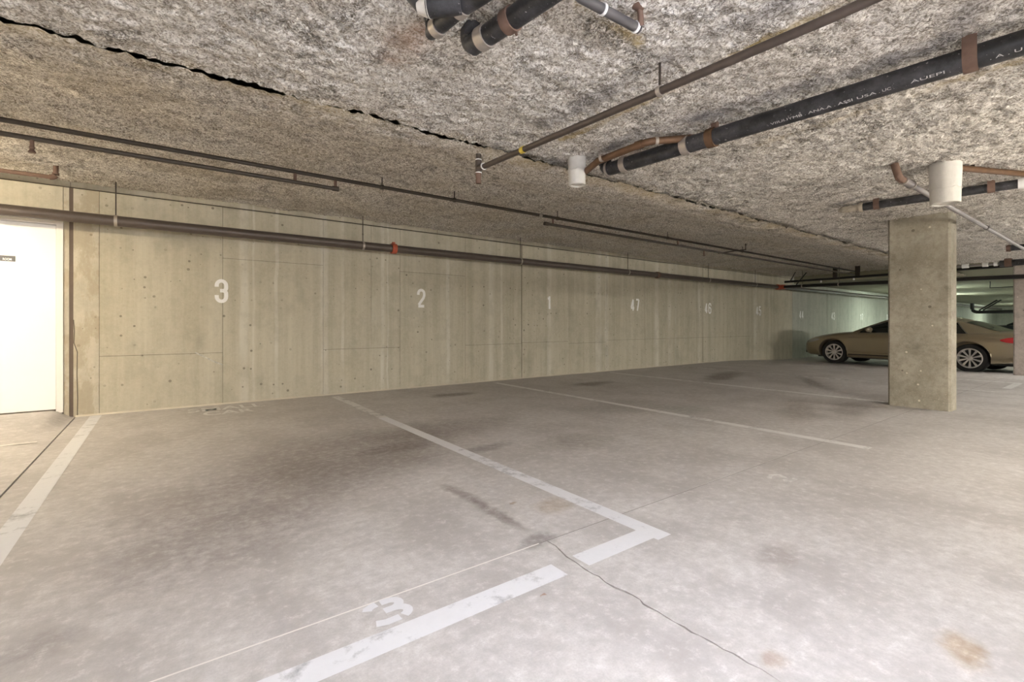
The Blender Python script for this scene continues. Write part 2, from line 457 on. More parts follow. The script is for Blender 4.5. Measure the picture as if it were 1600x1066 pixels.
M['signtext'] = mat_plain('sign_letter_white', (0.85, 0.85, 0.85), 0.5, var=0.02)
M['main_pipe'] = mat_plain('brown_grey_steel_pipe', (0.095, 0.075, 0.064), 0.36, metal=0.25, var=0.3, scale=9)
M['dark_pipe'] = mat_plain('dark_brown_steel_pipe', (0.055, 0.042, 0.032), 0.5, metal=0.2, var=0.35, scale=12)
M['black_steel'] = mat_plain('black_steel_pipe', (0.018, 0.016, 0.015), 0.4, metal=0.1, var=0.3)
M['sprink'] = mat_plain('umber_steel_pipe', (0.085, 0.065, 0.053), 0.42, metal=0.25, var=0.35, scale=16)
def mat_abs():
    m, nt, b = new_mat('dusty_black_plastic_drain'); N = NT(nt)
    f = N.noise(7, 7, 0.75)
    col = N.mix(N.ramp(f, [(0.42, 0), (0.70, 1)]), (0.017, 0.017, 0.018), (0.075, 0.072, 0.078))
    fl = N.ramp(N.noise(55, 3, 0.6), [(0.66, 0.0), (0.72, 0.8)])
    col = N.mix(fl, col, (0.42, 0.40, 0.40))
    N.l(col, b.inputs['Base Color']); b.inputs['Roughness'].default_value = 0.38
    return m
M['abs'] = mat_abs()
M['copper'] = mat_plain('tarnished_copper', (0.16, 0.09, 0.05), 0.45, metal=0.45, var=0.4, scale=20)
M['rust'] = mat_plain('rusty_steel', (0.17, 0.105, 0.078), 0.7, metal=0.2, var=0.35, scale=25)
M['zinc'] = mat_plain('zinc_clamp', (0.46, 0.41, 0.36), 0.4, metal=0.6, var=0.3, scale=25)
M['white_ring'] = mat_plain('white_plastic_ring', (0.80, 0.79, 0.77), 0.5, var=0.05)
M['sleeve'] = mat_plain('white_foam_sleeve', (0.64, 0.615, 0.565), 0.75, var=0.10, scale=30, bump=0.4)
M['conduit'] = mat_plain('grey_conduit', (0.25, 0.225, 0.22), 0.45, metal=0.15, var=0.15)
M['conduit_dark'] = mat_plain('dark_grey_conduit', (0.10, 0.093, 0.095), 0.4, metal=0.2, var=0.3)
M['red'] = mat_plain('red_orange_coupling', (0.42, 0.085, 0.04), 0.5, var=0.25, scale=30)
M['yellow'] = mat_plain('yellow_tag', (0.62, 0.46, 0.06), 0.5, var=0.15)
M['plaster'] = mat_plain('crusted_pipe_coating', (0.50, 0.44, 0.35), 0.95, var=0.35, scale=40, bump=0.9)
M['fixture'] = mat_plain('white_fixture_enamel', (0.8, 0.8, 0.78), 0.4, var=0.03)
M['print'] = mat_plain('grey_pipe_print', (0.55, 0.54, 0.52), 0.6)

# ---------------------------------------------------------------- numpy noise for the sprayed ceiling
_perm = rng.permutation(256); _perm = np.concatenate([_perm, _perm])
_gx = np.cos(np.linspace(0, 2 * np.pi, 256, endpoint=False)); _gy = np.sin(np.linspace(0, 2 * np.pi, 256, endpoint=False))
def perlin(x, y):
    xi = np.floor(x).astype(np.int64); yi = np.floor(y).astype(np.int64)
    xf = x - xi; yf = y - yi; xi &= 255; yi &= 255
    u = xf * xf * xf * (xf * (xf * 6 - 15) + 10); v = yf * yf * yf * (yf * (yf * 6 - 15) + 10)
    def g(ix, iy, dx, dy):
        h = _perm[_perm[ix & 255] + (iy & 255)]
        return _gx[h] * dx + _gy[h] * dy
    a = g(xi, yi, xf, yf); b = g(xi + 1, yi, xf - 1, yf); c = g(xi, yi + 1, xf, yf - 1); d = g(xi + 1, yi + 1, xf - 1, yf - 1)
    return (a + u * (b - a)) + v * ((c + u * (d - c)) - (a + u * (b - a)))
def lumps(x, y):
    wx = x + 0.030 * perlin(x * 14 + 3.1, y * 14) ; wy = y + 0.030 * perlin(x * 14, y * 14 + 7.7)
    a = np.abs(perlin(wx * 8, wy * 8)); b = np.abs(perlin(wx * 17 + 9, wy * 17 + 4)); c = perlin(wx * 38 + 1, wy * 38 + 2)
    h = 0.6 * (0.5 - np.sqrt(a + 0.004)) + 0.5 * (0.5 - np.sqrt(b + 0.004)) + 0.25 * c
    return h * 0.040 + 0.018 * perlin(x * 2.1, y * 2.1) + 0.008 * perlin(x * 6, y * 6)
def seg_dist(x, y, a, b):
    """distance to a segment and the signed side"""
    ax, ay, bx, by = a[0], a[1], b[0], b[1]
    dx, dy = bx - ax, by - ay; L = dx * dx + dy * dy
    t = np.clip(((x - ax) * dx + (y - ay) * dy) / L, 0, 1)
    qx, qy = x - (ax + t * dx), y - (ay + t * dy)
    return np.hypot(qx, qy), (dx * (y - ay) - dy * (x - ax)) / math.sqrt(L)
def grid_mesh(name, X, Y, Z, mat, tint=None, flip=False, smooth=True):
    ny, nx = X.shape
    co = np.stack([X, Y, Z], -1).reshape(-1, 3).astype(np.float32)
    idx = np.arange(ny * nx).reshape(ny, nx)
    q = np.stack([idx[:-1, :-1], idx[:-1, 1:], idx[1:, 1:], idx[1:, :-1]], -1).reshape(-1, 4)
    if flip: q = q[:, ::-1]
    me = bpy.data.meshes.new(name)
    me.vertices.add(len(co)); me.vertices.foreach_set('co', co.ravel())
    me.loops.add(q.size); me.loops.foreach_set('vertex_index', q.ravel().astype(np.int32))
    me.polygons.add(len(q)); me.polygons.foreach_set('loop_start', np.arange(0, q.size, 4, dtype=np.int32))
    me.polygons.foreach_set('loop_total', np.full(len(q), 4, dtype=np.int32))
    me.polygons.foreach_set('use_smooth', np.full(len(q), smooth))
    me.update(); me.validate()
    if tint is not None:
        at = me.attributes.new('tint', 'FLOAT_COLOR', 'POINT')
        at.data.foreach_set('color', np.concatenate([tint.reshape(-1, 3), np.ones((len(co), 1))], 1).astype(np.float32).ravel())
    me.materials.append(mat)
    return me

# ================================================================ STRUCTURE
# ---------------------------------------------------------------- floor
XS = [-6.0, -0.755]
XT = [12.0 + 0.5 * i for i in range(10)] + [22, 30, 40, FARX]
def patch(bm, rows, depth=0.03):
    """rows: list of lists of (x, y); top surface follows floor_z, with a skirt round the border"""
    vr = [[bm.verts.new((x, y, floor_z(x, y))) for x, y in r] for r in rows]
    for i in range(len(vr) - 1):
        for j in range(len(vr[i]) - 1):
            bm.faces.new((vr[i][j], vr[i][j + 1], vr[i + 1][j + 1], vr[i + 1][j]))
    be = [e for e in bm.edges if len(e.link_faces) == 1]
    r = bmesh.ops.extrude_edge_only(bm, edges=be)
    bmesh.ops.translate(bm, verts=[v for v in r['geom'] if isinstance(v, bmesh.types.BMVert)], vec=(0, 0, -depth))
bm = BM()
rows = [[(x, y) for x in [-6.0, -0.9, -0.7, 4] + XT] for y in (-7.0, 1.66, 5.6, WY + 0.2)]
vr = [[bm.verts.new((x, y, floor_z(x, 0) - 0.028)) for x, y in r] for r in rows]
for i in range(len(vr) - 1):
    for j in range(len(vr[i]) - 1):
        bm.faces.new((vr[i][j], vr[i][j + 1], vr[i + 1][j + 1], vr[i + 1][j]))
floor = finish('floor', bm, M['joint'])
tag(floor, 'stained grey concrete garage floor with worn white stall lines', None, None, 'structure')
JY = 1.663
CR = [(868, 853), (885, 870), (900, 879), (913, 889), (926, 897), (936, 901), (946, 910), (960, 918), (975, 924), (988, 930), (1000, 937), (1005, 944),
      (1012, 948), (1028, 956), (1042, 965), (1055, 973), (1069, 980), (1080, 988), (1094, 994), (1107, 1001), (1118, 1007), (1130, 1015), (1145, 1021), (1155, 1027), (1168, 1036), (1190, 1046), (1220, 1066)]
cpts = [(onz(x, y, 0).x, onz(x, y, 0).y) for x, y in CR]
gaps = [.004, .005, .003, .004, .003, .004, .003, .007, .008, .004, .002, .005, .006, .003, .003, .002, .006, .005, .002, .005, .004, .002, .004, .005, .003, .002, .001]
crack = [(cpts[0][0], JY - 0.003, 0.004)] + [(x, y, g * 1.5) for (x, y), g in zip(cpts, gaps) if y < JY - 0.01] + [(cpts[-1][0] + 0.02, -0.2, 0.001), (cpts[-1][0], -7.0, 0.0005)]
bm = BM(); patch(bm, [[(-6.0, y), (-2.5, y)] + [(-1.05 + 0.05 * i, y) for i in range(0, 6)] + [(-0.764, y)] for y in [-7.0, 1.66, 5.6] + [5.75 + 0.1 * i for i in range(12)] + [WY]])
bmesh.ops.recalc_face_normals(bm, faces=bm.faces)
finish('slab', bm, M['floor'], floor, 30)
bm = BM(); patch(bm, [[(x, y) for x in [-0.752, 4] + XT] for y in (JY + 0.003, WY)])
finish('slab', bm, M['floor'], floor, 30)
cr = list(reversed(crack))
bm = BM(); patch(bm, [[(-0.752, y), (x - g / 2, y)] for x, y, g in cr]); finish('slab', bm, M['floor'], floor, 30)
bm = BM(); patch(bm, [[(x + g / 2, y)] + [(q, y) for q in [4] + XT] for x, y, g in cr]); finish('slab', bm, M['floor'], floor, 30)

def floor_strip(name, x0, x1, y0, y1, mat, label=None, dz=0.0015, n=1):
    bm = BM(); ys = [y0 + (y1 - y0) * i / n for i in range(n + 1)]
    xs = [x0 + (x1 - x0) * i / n for i in range(n + 1)] if (x1 - x0) > (y1 - y0) else [x0, x1]
    if len(xs) > 2: ys = [y0, y1]
    vr = [[bm.verts.new((x, y, floor_z(x, y) + dz)) for x in xs] for y in ys]
    for i in range(len(vr) - 1):
        for j in range(len(xs) - 1):
            bm.faces.new((vr[i][j], vr[i][j + 1], vr[i + 1][j + 1], vr[i + 1][j]))
    o = finish(name, bm, mat, floor)
    if label: o['label'] = label
    return o
floor_strip('stall_line', -0.637, -0.54, -1.0, 6.86, M['stripe_near'], 'broad white stall line leading to the wall beside the door')
floor_strip('stall_line', 1.845, 1.945, 1.36, 4.9, M['stripe_near'], 'white stall line between stalls 3 and 2, worn near the wall')
floor_strip('stall_line', 1.855, 1.955, 4.9, 5.75, M['stripe_faint'], 'rubbed-out stretch of the white stall line')
floor_strip('stall_line', 1.865, 1.965, 5.75, 6.72, M['stripe'], 'white stall line stub at the wall')
floor_strip('stall_line', 4.53, 4.63, 1.35, 6.70, M['stripe'], 'white stall line between stalls 2 and 1')
floor_strip('stall_line', 7.42, 7.52, 2.05, 6.70, M['stripe'], 'white stall line between stalls 1 and 47, ending at the pillar')
floor_strip('stall_line', 9.86, 9.96, 1.35, 6.70, M['stripe_faint'], 'faded white stall line between stalls 47 and 46')
floor_strip('stall_line', 11.65, 11.75, 0.6, 3.0, M['stripe'], 'white stall line behind the pillar')
floor_strip('stall_line', 12.55, 12.65, 1.4, 6.70, M['stripe_faint'], 'faded white stall line between stalls 46 and 45')
floor_strip('stall_line', 17.2, 17.3, 1.4, 6.70, M['stripe_faint'], 'faded white stall line beyond the beige sedan')
floor_strip('stall_line', 10.55, 11.65, 1.30, 1.40, M['stripe'], 'short white cross line behind the pillar', n=4)
floor_strip('stall_line', -0.54, 1.30, 1.385, 1.487, M['stripe_near'], 'white cross line closing the front of stall 3')
floor_strip('stall_line', 1.42, 1.845, 1.385, 1.487, M['stripe_near'], 'white cross line stub beyond the floor crack')
floor_strip('chalk_line', -2.6, -0.86, 5.59, 5.64, M['filler'], 'thin pale line across the floor in front of the door', dz=0.004)
M['sealant'] = mat_plain('grey_joint_sealant', (0.22, 0.20, 0.185), 0.8)
floor_strip('joint_sealant', 1.38, 12.0, JY - 0.004, JY + 0.004, M['sealant'], 'dark sealant in the floor joint', dz=-0.001)
floor_strip('joint_filler', -0.75, 1.38, JY - 0.004, JY + 0.003, M['filler'], 'white filler in the floor joint', dz=0.0005)

def text_verts(body, bold=0.02):
    cu = bpy.data.curves.new('t', 'FONT'); cu.body = body; cu.size = 1.0; cu.offset = bold; cu.resolution_u = 4
    o = bpy.data.objects.new('t', cu); COL.objects.link(o)
    dg = bpy.context.evaluated_depsgraph_get(); dg.update()
    me = bpy.data.meshes.new_from_object(o.evaluated_get(dg))
    vs = [v.co.copy() for v in me.vertices]; fs = [tuple(p.vertices) for p in me.polygons]
    bpy.data.objects.remove(o); bpy.data.curves.remove(cu); bpy.data.meshes.remove(me)
    x0 = min(v.x for v in vs); x1 = max(v.x for v in vs); y0 = min(v.y for v in vs); y1 = max(v.y for v in vs)
    return [((v.x - x0) / (x1 - x0), (v.y - y0) / (y1 - y0)) for v in vs], fs
def text_obj(name, body, o, ux, uy, w_, h_, mat, parent, label=None, bold=0.02):
    """flat lettering: o = lower left corner, ux / uy = unit vectors along and up the writing"""
    vs, fs = text_verts(body, bold)
    bm = BM(); o, ux, uy = Vector(o), Vector(ux), Vector(uy)
    bv = [bm.verts.new(o + ux * (a * w_) + uy * (b * h_)) for a, b in vs]
    for f in fs:
        try: bm.faces.new([bv[i] for i in f])
        except ValueError: pass
    t = finish(name, bm, mat, parent)
    if label: t['label'] = label
    return t
def ribbon(bm, pts, wd, o, ux, uy, w_, h_):
    o, ux, uy = Vector(o), Vector(ux), Vector(uy)
    P = [Vector((a * w_, b * h_)) for a, b in pts]; L, R = [], []
    for i, p in enumerate(P):
        d = (P[min(i + 1, len(P) - 1)] - P[max(i - 1, 0)]).normalized(); n = Vector((-d.y, d.x)) * wd / 2
        L.append(bm.verts.new(o + ux * (p.x + n.x) + uy * (p.y + n.y))); R.append(bm.verts.new(o + ux * (p.x - n.x) + uy * (p.y - n.y)))
    for i in range(len(P) - 1): bm.faces.new((L[i], R[i], R[i + 1], L[i + 1]))
def digit_strokes(ch):
    A = arc
    return {
     '3': [[(0, .70), (0, .78)] + A(.5, .78, .5, .22, 180, 0, 10) + [(1, .68)] + A(.62, .64, .38, .12, 0, -90, 5), [(.34, .52), (.60, .52)], [(.62, .52)] + A(.62, .40, .38, .12, 90, 0, 5) + [(1, .24)] + A(.5, .22, .5, .22, 0, -180, 10) + [(0, .30)]],
     '2': [[(0, .70), (0, .78)] + A(.5, .78, .5, .22, 180, 0, 10) + [(1, .66), (.86, .50), (.40, .26), (.10, .08)], [(0, 0), (1, 0)]],
     '1': [[(.75, 0), (.75, 1.0)], [(.02, .80), (.75, .84)]],
     '4': [[(.70, 0), (.70, 1)], [(.66, 1.0), (.02, .28)], [(-.05, .24), (1.08, .24)]],
     '5': [[(.95, 1), (0, 1)], [(.02, 1.0), (.02, .54)], [(.02, .54)] + A(.5, .46, .5, .16, 120, 0, 7) + [(1, .22)] + A(.5, .22, .5, .22, 0, -180, 10) + [(0, .30)]],
     '6': [[(1, .74)] + A(.5, .78, .5, .22, 0, 180, 10) + [(0, .22)] + A(.5, .22, .5, .22, 180, 360, 10) + [(1, .40)] + A(.5, .42, .5, .16, 0, 150, 7)],
     '7': [[(0, 1), (1, 1)], [(.98, 1.0), (.72, .5), (.45, 0)]],
     '0': [[(0, .5), (0, .78)] + A(.5, .78, .5, .22, 180, 0, 10) + [(1, .22)] + A(.5, .22, .5, .22, 0, -180, 10) + [(0, .5)]],
    }[ch]
def digits(name, body, o, ux, uy, w_, h_, sw, nrm, mat, parent, label, gap=0.028):
    bm = BM(); o, ux, uy, nrm = Vector(o), Vector(ux), Vector(uy), Vector(nrm)
    n = len(body); cw = (w_ - gap * (n - 1)) / n; k = 0
    for i, ch in enumerate(body):
        for st in digit_strokes(ch):
            ribbon(bm, st, sw, o + ux * (i * (cw + gap) + sw / 2) + uy * (sw / 2) + nrm * (0.0004 * k), ux, uy, cw - sw, h_ - sw); k += 1
    q = finish(name, bm, mat, parent); q['label'] = label
    return q
def arc(cx, cy, rx, ry, a0, a1, n=8):
    return [(cx + rx * math.cos(math.radians(a0 + (a1 - a0) * i / n)), cy + ry * math.sin(math.radians(a0 + (a1 - a0) * i / n))) for i in range(n + 1)]
# stencilled 3 on the floor, with the bridges of the stencil left open
bm = BM(); a3 = ((0.562, 1.512, 0.0022), (1, 0, 0), (0, 1, 0), 0.145, 0.145)
ribbon(bm, [(0.06, 0.74), (0.10, 0.82), (0.22, 0.88), (0.34, 0.90)], 0.034, *a3)
ribbon(bm, [(0.44, 0.90)] + arc(0.58, 0.71, 0.26, 0.19, 80, -90) , 0.034, *a3)
a3 = ((0.562, 1.512, 0.0027),) + a3[1:]
ribbon(bm, [(0.40, 0.52)] + arc(0.58, 0.30, 0.32, 0.22, 90, -62), 0.034, *a3)
ribbon(bm, [(0.62, 0.09), (0.30, 0.08), (0.06, 0.15)], 0.034, *a3)
finish('stall_number', bm, M['stripe_near'], floor)['label'] = 'white stencilled 3 on the floor at the front of stall 3'
bm = BM(); a2 = ((3.15, 1.36, 0.0022), (1, 0, 0), (0, 1, 0), 0.16, 0.15)
ribbon(bm, [(0.05, 0.78)] + arc(0.5, 0.70, 0.38, 0.22, 150, 10, 6) + [(0.75, 0.5), (0.2, 0.12)], 0.030, *a2)
ribbon(bm, [(0.25, 0.08), (0.95, 0.08)], 0.030, *a2)
finish('stall_number', bm, M['stripe_faint'], floor)['label'] = 'faded stencilled 2 on the floor at the front of stall 2'
text_obj('floor_lettering', 'SMALL', (0.23, 6.46, 0.0022), (1, 0, 0), (0, 1, 0), 0.78, 0.26, M['stripe'], floor, 'worn white lettering SMALL at the foot of the wall', 0.018)
text_obj('floor_lettering', 'CAR', (0.36, 6.14, 0.0022), (1, 0, 0), (0, 1, 0), 0.50, 0.26, M['stripe'], floor, 'worn white lettering CAR at the foot of the wall', 0.018)

# ---------------------------------------------------------------- long wall, built of formwork fields
bm = BM(); box(bm, -6.0, -1.86, WY + 0.012, WY + 0.25, -0.3, HIGHZ + 0.3); box(bm, -0.90, FARX, WY + 0.012, WY + 0.25, -0.3, HIGHZ + 0.3)
box(bm, -1.86, -0.90, WY + 0.012, WY + 0.25, 2.10, HIGHZ + 0.3)
wall = finish('wall_back', bm, M['joint'])
tag(wall, 'long board-marked concrete wall with painted stall numbers', None, None, 'structure')
def WX(px): return ony(px, 500, WY).x
G = 0.0022
def panel(x0, x1, z0, z1, g0=G, g1=G, mat='wall', proud=None):
    bm = BM(); pr = random.uniform(0, 0.0035) if proud is None else proud
    vs = box(bm, x0 + g0, x1 - g1, WY - pr, WY + 0.02, z0 + (G if z0 > 0.01 else 0), z1 - G)
    return finish('panel', bm, M[mat], wall)
T0, T1 = 2.475, 2.60
xj = [WX(p) for p in (155, 348, 505, 580, 625, 727, 815, 888, 948, 1007, 1098, 1175, 1238, 1292, 1346)]
DJ = 0.008
lo = -0.14
panel(-6.0, -3.0, lo, T0); panel(-3.0, -1.872, lo, T0); panel(-1.872, -0.857, 2.118, T0, mat='wall'); panel(-0.857, -0.808, lo, T0, mat='wall_patch')
panel(-0.780, xj[0], lo, T0, 0.003, 0.001, 'wall_patch', 0.002)
cols = [(xj[0], xj[1], [lo, .645, T0]), (xj[1], xj[2], [lo, 1.83, T0]), (xj[2], xj[3], [.645, T0]), (xj[3], xj[4], [.645, T0]), (xj[2], xj[4], [lo, .645]),
        (xj[4], xj[5], [lo, 1.82, T0]), (xj[5], xj[6], [lo, .645, T0]), (xj[6], xj[7], [lo, .66, T0]), (xj[7], xj[8], [lo, .62, T0]),
        (xj[8], xj[9], [lo, .66, T0]), (xj[9], xj[10], [lo, .66, T0]), (xj[10], xj[11], [lo, .66, T0]), (xj[11], xj[12], [lo, T0])]
deep = (xj[0], xj[6], xj[10], xj[12])
for a, b_, zs in cols:
    for i in range(len(zs) - 1):
        panel(a, b_, zs[i], zs[i + 1], (DJ if a != xj[0] else 0.003) if a in deep else G, DJ if b_ in deep else G)
far = [xj[12], xj[13], xj[14], 25.6, 28.4, 31.2, 34.0, 36.8, 39.6, 42.4, 45.2, 48.0, FARX]
for a, b_ in zip(far, far[1:]):
    panel(a, b_, lo, T0, DJ, DJ, 'wall_far')
for i, (a, b_) in enumerate(zip([-6.0, -0.80, 1.2, 3.6, 5.33, 8.0, 11.25, 14.0], [-0.80, 1.2, 3.6, 5.33, 8.0, 11.25, 14.0, 17.0])):
    panel(a, b_, T0 + 0.004, T1, proud=0.001)
# dark sealant strip in the wide joint beside the door
bm = BM(); box(bm, -0.810, -0.778, WY + 0.004, WY + 0.02, lo, 2.53); finish('joint_seal', bm, M['joint_brown'], wall)['label'] = 'dark brown sealant in the wide wall joint beside the door'
bm = BM(); pts = [(-0.775, 1.05), (-0.768, 0.93), (-0.772, 0.80), (-0.745, 0.70), (-0.748, 0.45), (-0.742, 0.2), (-0.745, 0.0)]
vv = [(bm.verts.new((x - 0.004, WY - 0.0035, z)), bm.verts.new((x + 0.004, WY - 0.0035, z))) for x, z in pts]
for a, b_ in zip(vv, vv[1:]): bm.faces.new((a[0], b_[0], b_[1], a[1]))
finish('wall_crack', bm, M['joint'], wall)
bm = BM(); p = [ony(305, 551, WY), ony(320, 558, WY), ony(334, 565, WY), ony(348, 570, WY)]
vv = [(bm.verts.new((q.x, WY - 0.004, q.z - 0.009)), bm.verts.new((q.x, WY - 0.004, q.z + 0.009))) for q in p]
for a, b_ in zip(vv, vv[1:]): bm.faces.new((a[0], b_[0], b_[1], a[1]))
finish('scuff_mark', bm, mat_paint('pale_scuff', (0.64, 0.62, 0.55), 0.5, scale=30), wall)['label'] = 'pale diagonal scuff below the painted 3'
# painted numbers
NUM = [('3', 346, 455, .30), ('2', 658, 466, .30), ('1', 857.5, 473, .29), ('47', 992, 477, .295), ('46', 1106, 482, .295), ('45', 1185, 486, .29), ('44', 1252, 492, .285), ('43', 1301.5, 494, .285), ('17', 1346, 495.5, .27), ('00', 1387, 496, .27)]
for s, px, py, hh in NUM:
    c = ony(px, py, WY); ww = {1: 0.145, 2: 0.31}[len(s)] * (0.72 if s == '1' else 1.0)
    digits('stall_number', s, (c.x - ww / 2, WY - 0.0045, c.z - hh / 2), (1, 0, 0), (0, 0, 1), ww, hh, 0.044, (0, -1, 0), M['number'], wall, 'white painted number %s on the concrete wall' % s)
# cement bead along the foot of the wall
bm = BM(); xs = [-0.76, 2, 6, 10, 12] + XT[1:10]
for a, b_ in zip(xs, xs[1:]):
    za, zb = floor_z(a), floor_z(b_)
    v = [bm.verts.new(q) for q in ((a, WY - 0.018, za), (b_, WY - 0.018, zb), (b_, WY - 0.004, zb + 0.016), (a, WY - 0.004, za + 0.016), (a, WY, za), (b_, WY, zb))]
    bm.faces.new((v[0], v[1], v[2], v[3])); bm.faces.new((v[4], v[3], v[2], v[5]))
tag(finish('baseboard_back', bm, M['fillet']), 'thin pale cement bead at the foot of the long wall', None, None, 'structure')
# other walls of the garage (behind the camera and at the ends)
for nm, b4, lab in (('wall_left', (-6.2, -6.0, -7, WY + 0.25), 'concrete wall at the door end of the garage'),
                    ('wall_right', (FARX, FARX + 0.2, -7.0, WY + 0.25), 'far concrete end wall of the garage'),
                    ('wall_front', (-6.2, FARX + 0.2, -7.2, -7.0), 'concrete wall across the aisle')):
    bm = BM(); box(bm, *b4, -0.3, 2.86); tag(finish(nm, bm, M['wall_far' if nm == 'wall_right' else 'wall']), lab, None, None, 'structure')

# ---------------------------------------------------------------- door
def door():
    bm = BM(); fx0, fx1, x0, x1 = -1.87, -0.857, -1.815, -0.912
    zt = 2.06
    box(bm, x1, fx1, WY - 0.012, WY + 0.09, 0.06, zt + 0.058); box(bm, fx0, x0, WY - 0.012, WY + 0.09, 0.06, zt + 0.058); box(bm, x0, x1, WY - 0.012, WY + 0.09, zt, zt + 0.058)
    f = finish('door_1', bm, M['frame']); tag(f, 'white painted steel door in a white frame at the left end of the wall', None, None, 'structure')
    bm = BM(); box(bm, x0 + 0.004, x1 - 0.004, WY + 0.012, WY + 0.055, 0.095, zt - 0.005)
    bmesh.ops.bevel(bm, geom=bm.edges[:], offset=0.002, segments=1, affect='EDGES')
    leaf = finish('door_leaf', bm, M['door'], f)
    c = ony(-2, 404.5, WY); q = ony(23.5, 404.5, WY)
    bm = BM(); box(bm, q.x - 0.26, q.x, WY + 0.006, WY + 0.0125, q.z - 0.028, q.z + 0.028)
    s = finish('door_sign', bm, M['sign'], f); s['label'] = 'small charcoal door sign with white lettering'
    a, b_ = ony(4, 404.5, WY), ony(18, 404.5, WY)
    text_obj('sign_lettering', 'ROOM', (a.x, WY + 0.0052, a.z - 0.012), (1, 0, 0), (0, 0, 1), b_.x - a.x, 0.024, M['signtext'], s, 'white lettering ROOM', 0.02)
    bm = BM(); box(bm, x0, x1, WY + 0.0, WY + 0.09, 0.05, 0.093); finish('door_gap_shade', bm, M['joint'], f)  # dark strip standing in for the shadow gap under the leaf
    bm = BM(); lathe(bm, [(0.012, -0.01), (0.012, -0.05), (0.028, -0.055), (0.03, -0.075), (0.018, -0.085)], (x0 + 0.07, WY + 0.012, 1.02), 'y'); finish('door_knob', bm, M['zinc'], f, 40)
door()

# ---------------------------------------------------------------- ceiling
PIPE_P3 = (onz(752, 262, 2.16), onz(1305, 0, 2.22))       # along Y, from the tee to the camera side
P4a, P4b = onz(950, 265, 2.205), onz(1600, 66, 2.205)
def axis(*segs):
    out = []
    for a, b_, st in segs: out += list(np.arange(a, b_ - 1e-6, st))
    return np.array(out + [segs[-1][1]])
xs = axis((-6, -3.0, 0.06), (-3.0, 5.6, 0.0135), (5.6, 14.0, 0.028))
ys = axis((-7, -0.2, 0.12), (-0.2, 0.5, 0.03), (0.5, EDGEY, 0.0135))
X, Y = np.meshgrid(xs, ys)
Z = LOWZ - lumps(X, Y)
edge = 0.03 * perlin(X[-1] * 3, X[-1] * 0 + 3.3) + 0.04 * perlin(X[-1] * 11, X[-1] * 0 + 8.1) + 0.03 * perlin(X[-1] * 31, X[-1] * 0 + 5.1)
Y[-1] += edge; Y[-2] += edge * 0.8; Y[-3] += edge * 0.5
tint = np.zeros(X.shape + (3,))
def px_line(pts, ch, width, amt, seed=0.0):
    """tint band on the ceiling (bare fibre; overspray with painted pipe shade) along points picked from the photograph"""
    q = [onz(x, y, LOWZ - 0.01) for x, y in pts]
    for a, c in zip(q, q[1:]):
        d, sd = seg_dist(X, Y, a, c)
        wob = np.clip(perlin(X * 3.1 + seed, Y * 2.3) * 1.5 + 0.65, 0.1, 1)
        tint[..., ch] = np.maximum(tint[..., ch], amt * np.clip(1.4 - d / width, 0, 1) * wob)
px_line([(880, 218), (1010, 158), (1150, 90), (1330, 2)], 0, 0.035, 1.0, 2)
px_line([(850, 195), (980, 130), (1130, 60), (1250, 0)], 2, 0.075, 0.55, 5)  # dark band beside the umber pipe, its shadow painted in
px_line([(925, 248), (1010, 200), (1130, 178), (1260, 135), (1480, 66)], 2, 0.07, 0.85, 9)  # same above the drain: overspray with the drain's shadow painted in
px_line([(1180, 228), (1380, 165), (1600, 95)], 0, 0.04, 0.55, 4)
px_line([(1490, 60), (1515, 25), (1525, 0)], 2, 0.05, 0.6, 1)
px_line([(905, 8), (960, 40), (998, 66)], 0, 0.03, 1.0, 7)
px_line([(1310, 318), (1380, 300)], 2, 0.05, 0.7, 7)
tint[..., 0] = np.maximum(tint[..., 0], 0.45 * np.clip(1 - (EDGEY - Y) / 0.10, 0, 1) * np.clip(perlin(X * 4, Y) + 0.5, 0, 1))
for (px, py, r, s) in ((635, 62, 0.10, 0.6), (655, 45, 0.06, 0.7), (612, 90, 0.07, 0.5), (1002, 22, 0.03, 0.6), (845, 8, 0.04, 0.5)):
    p = onz(px, py, 2.3); tint[..., 1] = np.maximum(tint[..., 1], s * np.exp(-((X - p.x) ** 2 + (Y - p.y) ** 2) / r ** 2))
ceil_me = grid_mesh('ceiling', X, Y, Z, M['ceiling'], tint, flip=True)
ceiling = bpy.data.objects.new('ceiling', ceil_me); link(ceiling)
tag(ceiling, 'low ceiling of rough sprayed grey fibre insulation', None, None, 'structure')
# upper sprayed field beyond the step
xs = axis((-6, -3, 0.06), (-3, 7.0, 0.02), (7.0, 16.5, 0.04)); ys = axis((EDGEY + 0.006, WY, 0.0195))
X, Y = np.meshgrid(xs, ys)
Y[0] -= 0.09 * np.clip((X[0] - 1.80) / 0.2, 0, 1)
cove = np.clip((Y - (WY - 0.32)) / 0.32, 0, 1)
us = np.clip((Y - 2.93) / 1.45, 0, 1); us = us * us * (3 - 2 * us)
us0 = np.clip((X - 1.75) / 0.35, 0, 1); zb0 = LOWZ - 0.010 - 0.035 * us0
Z = zb0 + (HIGHZ - zb0) * us - lumps(X + 31.7, Y + 17.3) * 1.15 - 0.03 * cove * (perlin(X * 4, Y * 4) * 0.5 + 0.5)
tint = np.zeros(X.shape + (3,)); tint[..., 0] = 0.30 * np.clip(perlin(X * 1.5 + 2, Y * 1.5) + 0.35, 0, 1)
tint[..., 0] = np.maximum(tint[..., 0], 0.7 * np.clip(1 - (Y - EDGEY) / 0.22, 0, 1) * np.clip(perlin(X * 3.3, Y * 3) + 0.6, 0, 1))
me = grid_mesh('upper_field', X, Y, Z, M['ceiling'], tint, flip=True)
link(bpy.data.objects.new('upper_field', me), ceiling)['label'] = 'higher field of darker sprayed insulation next to the wall'
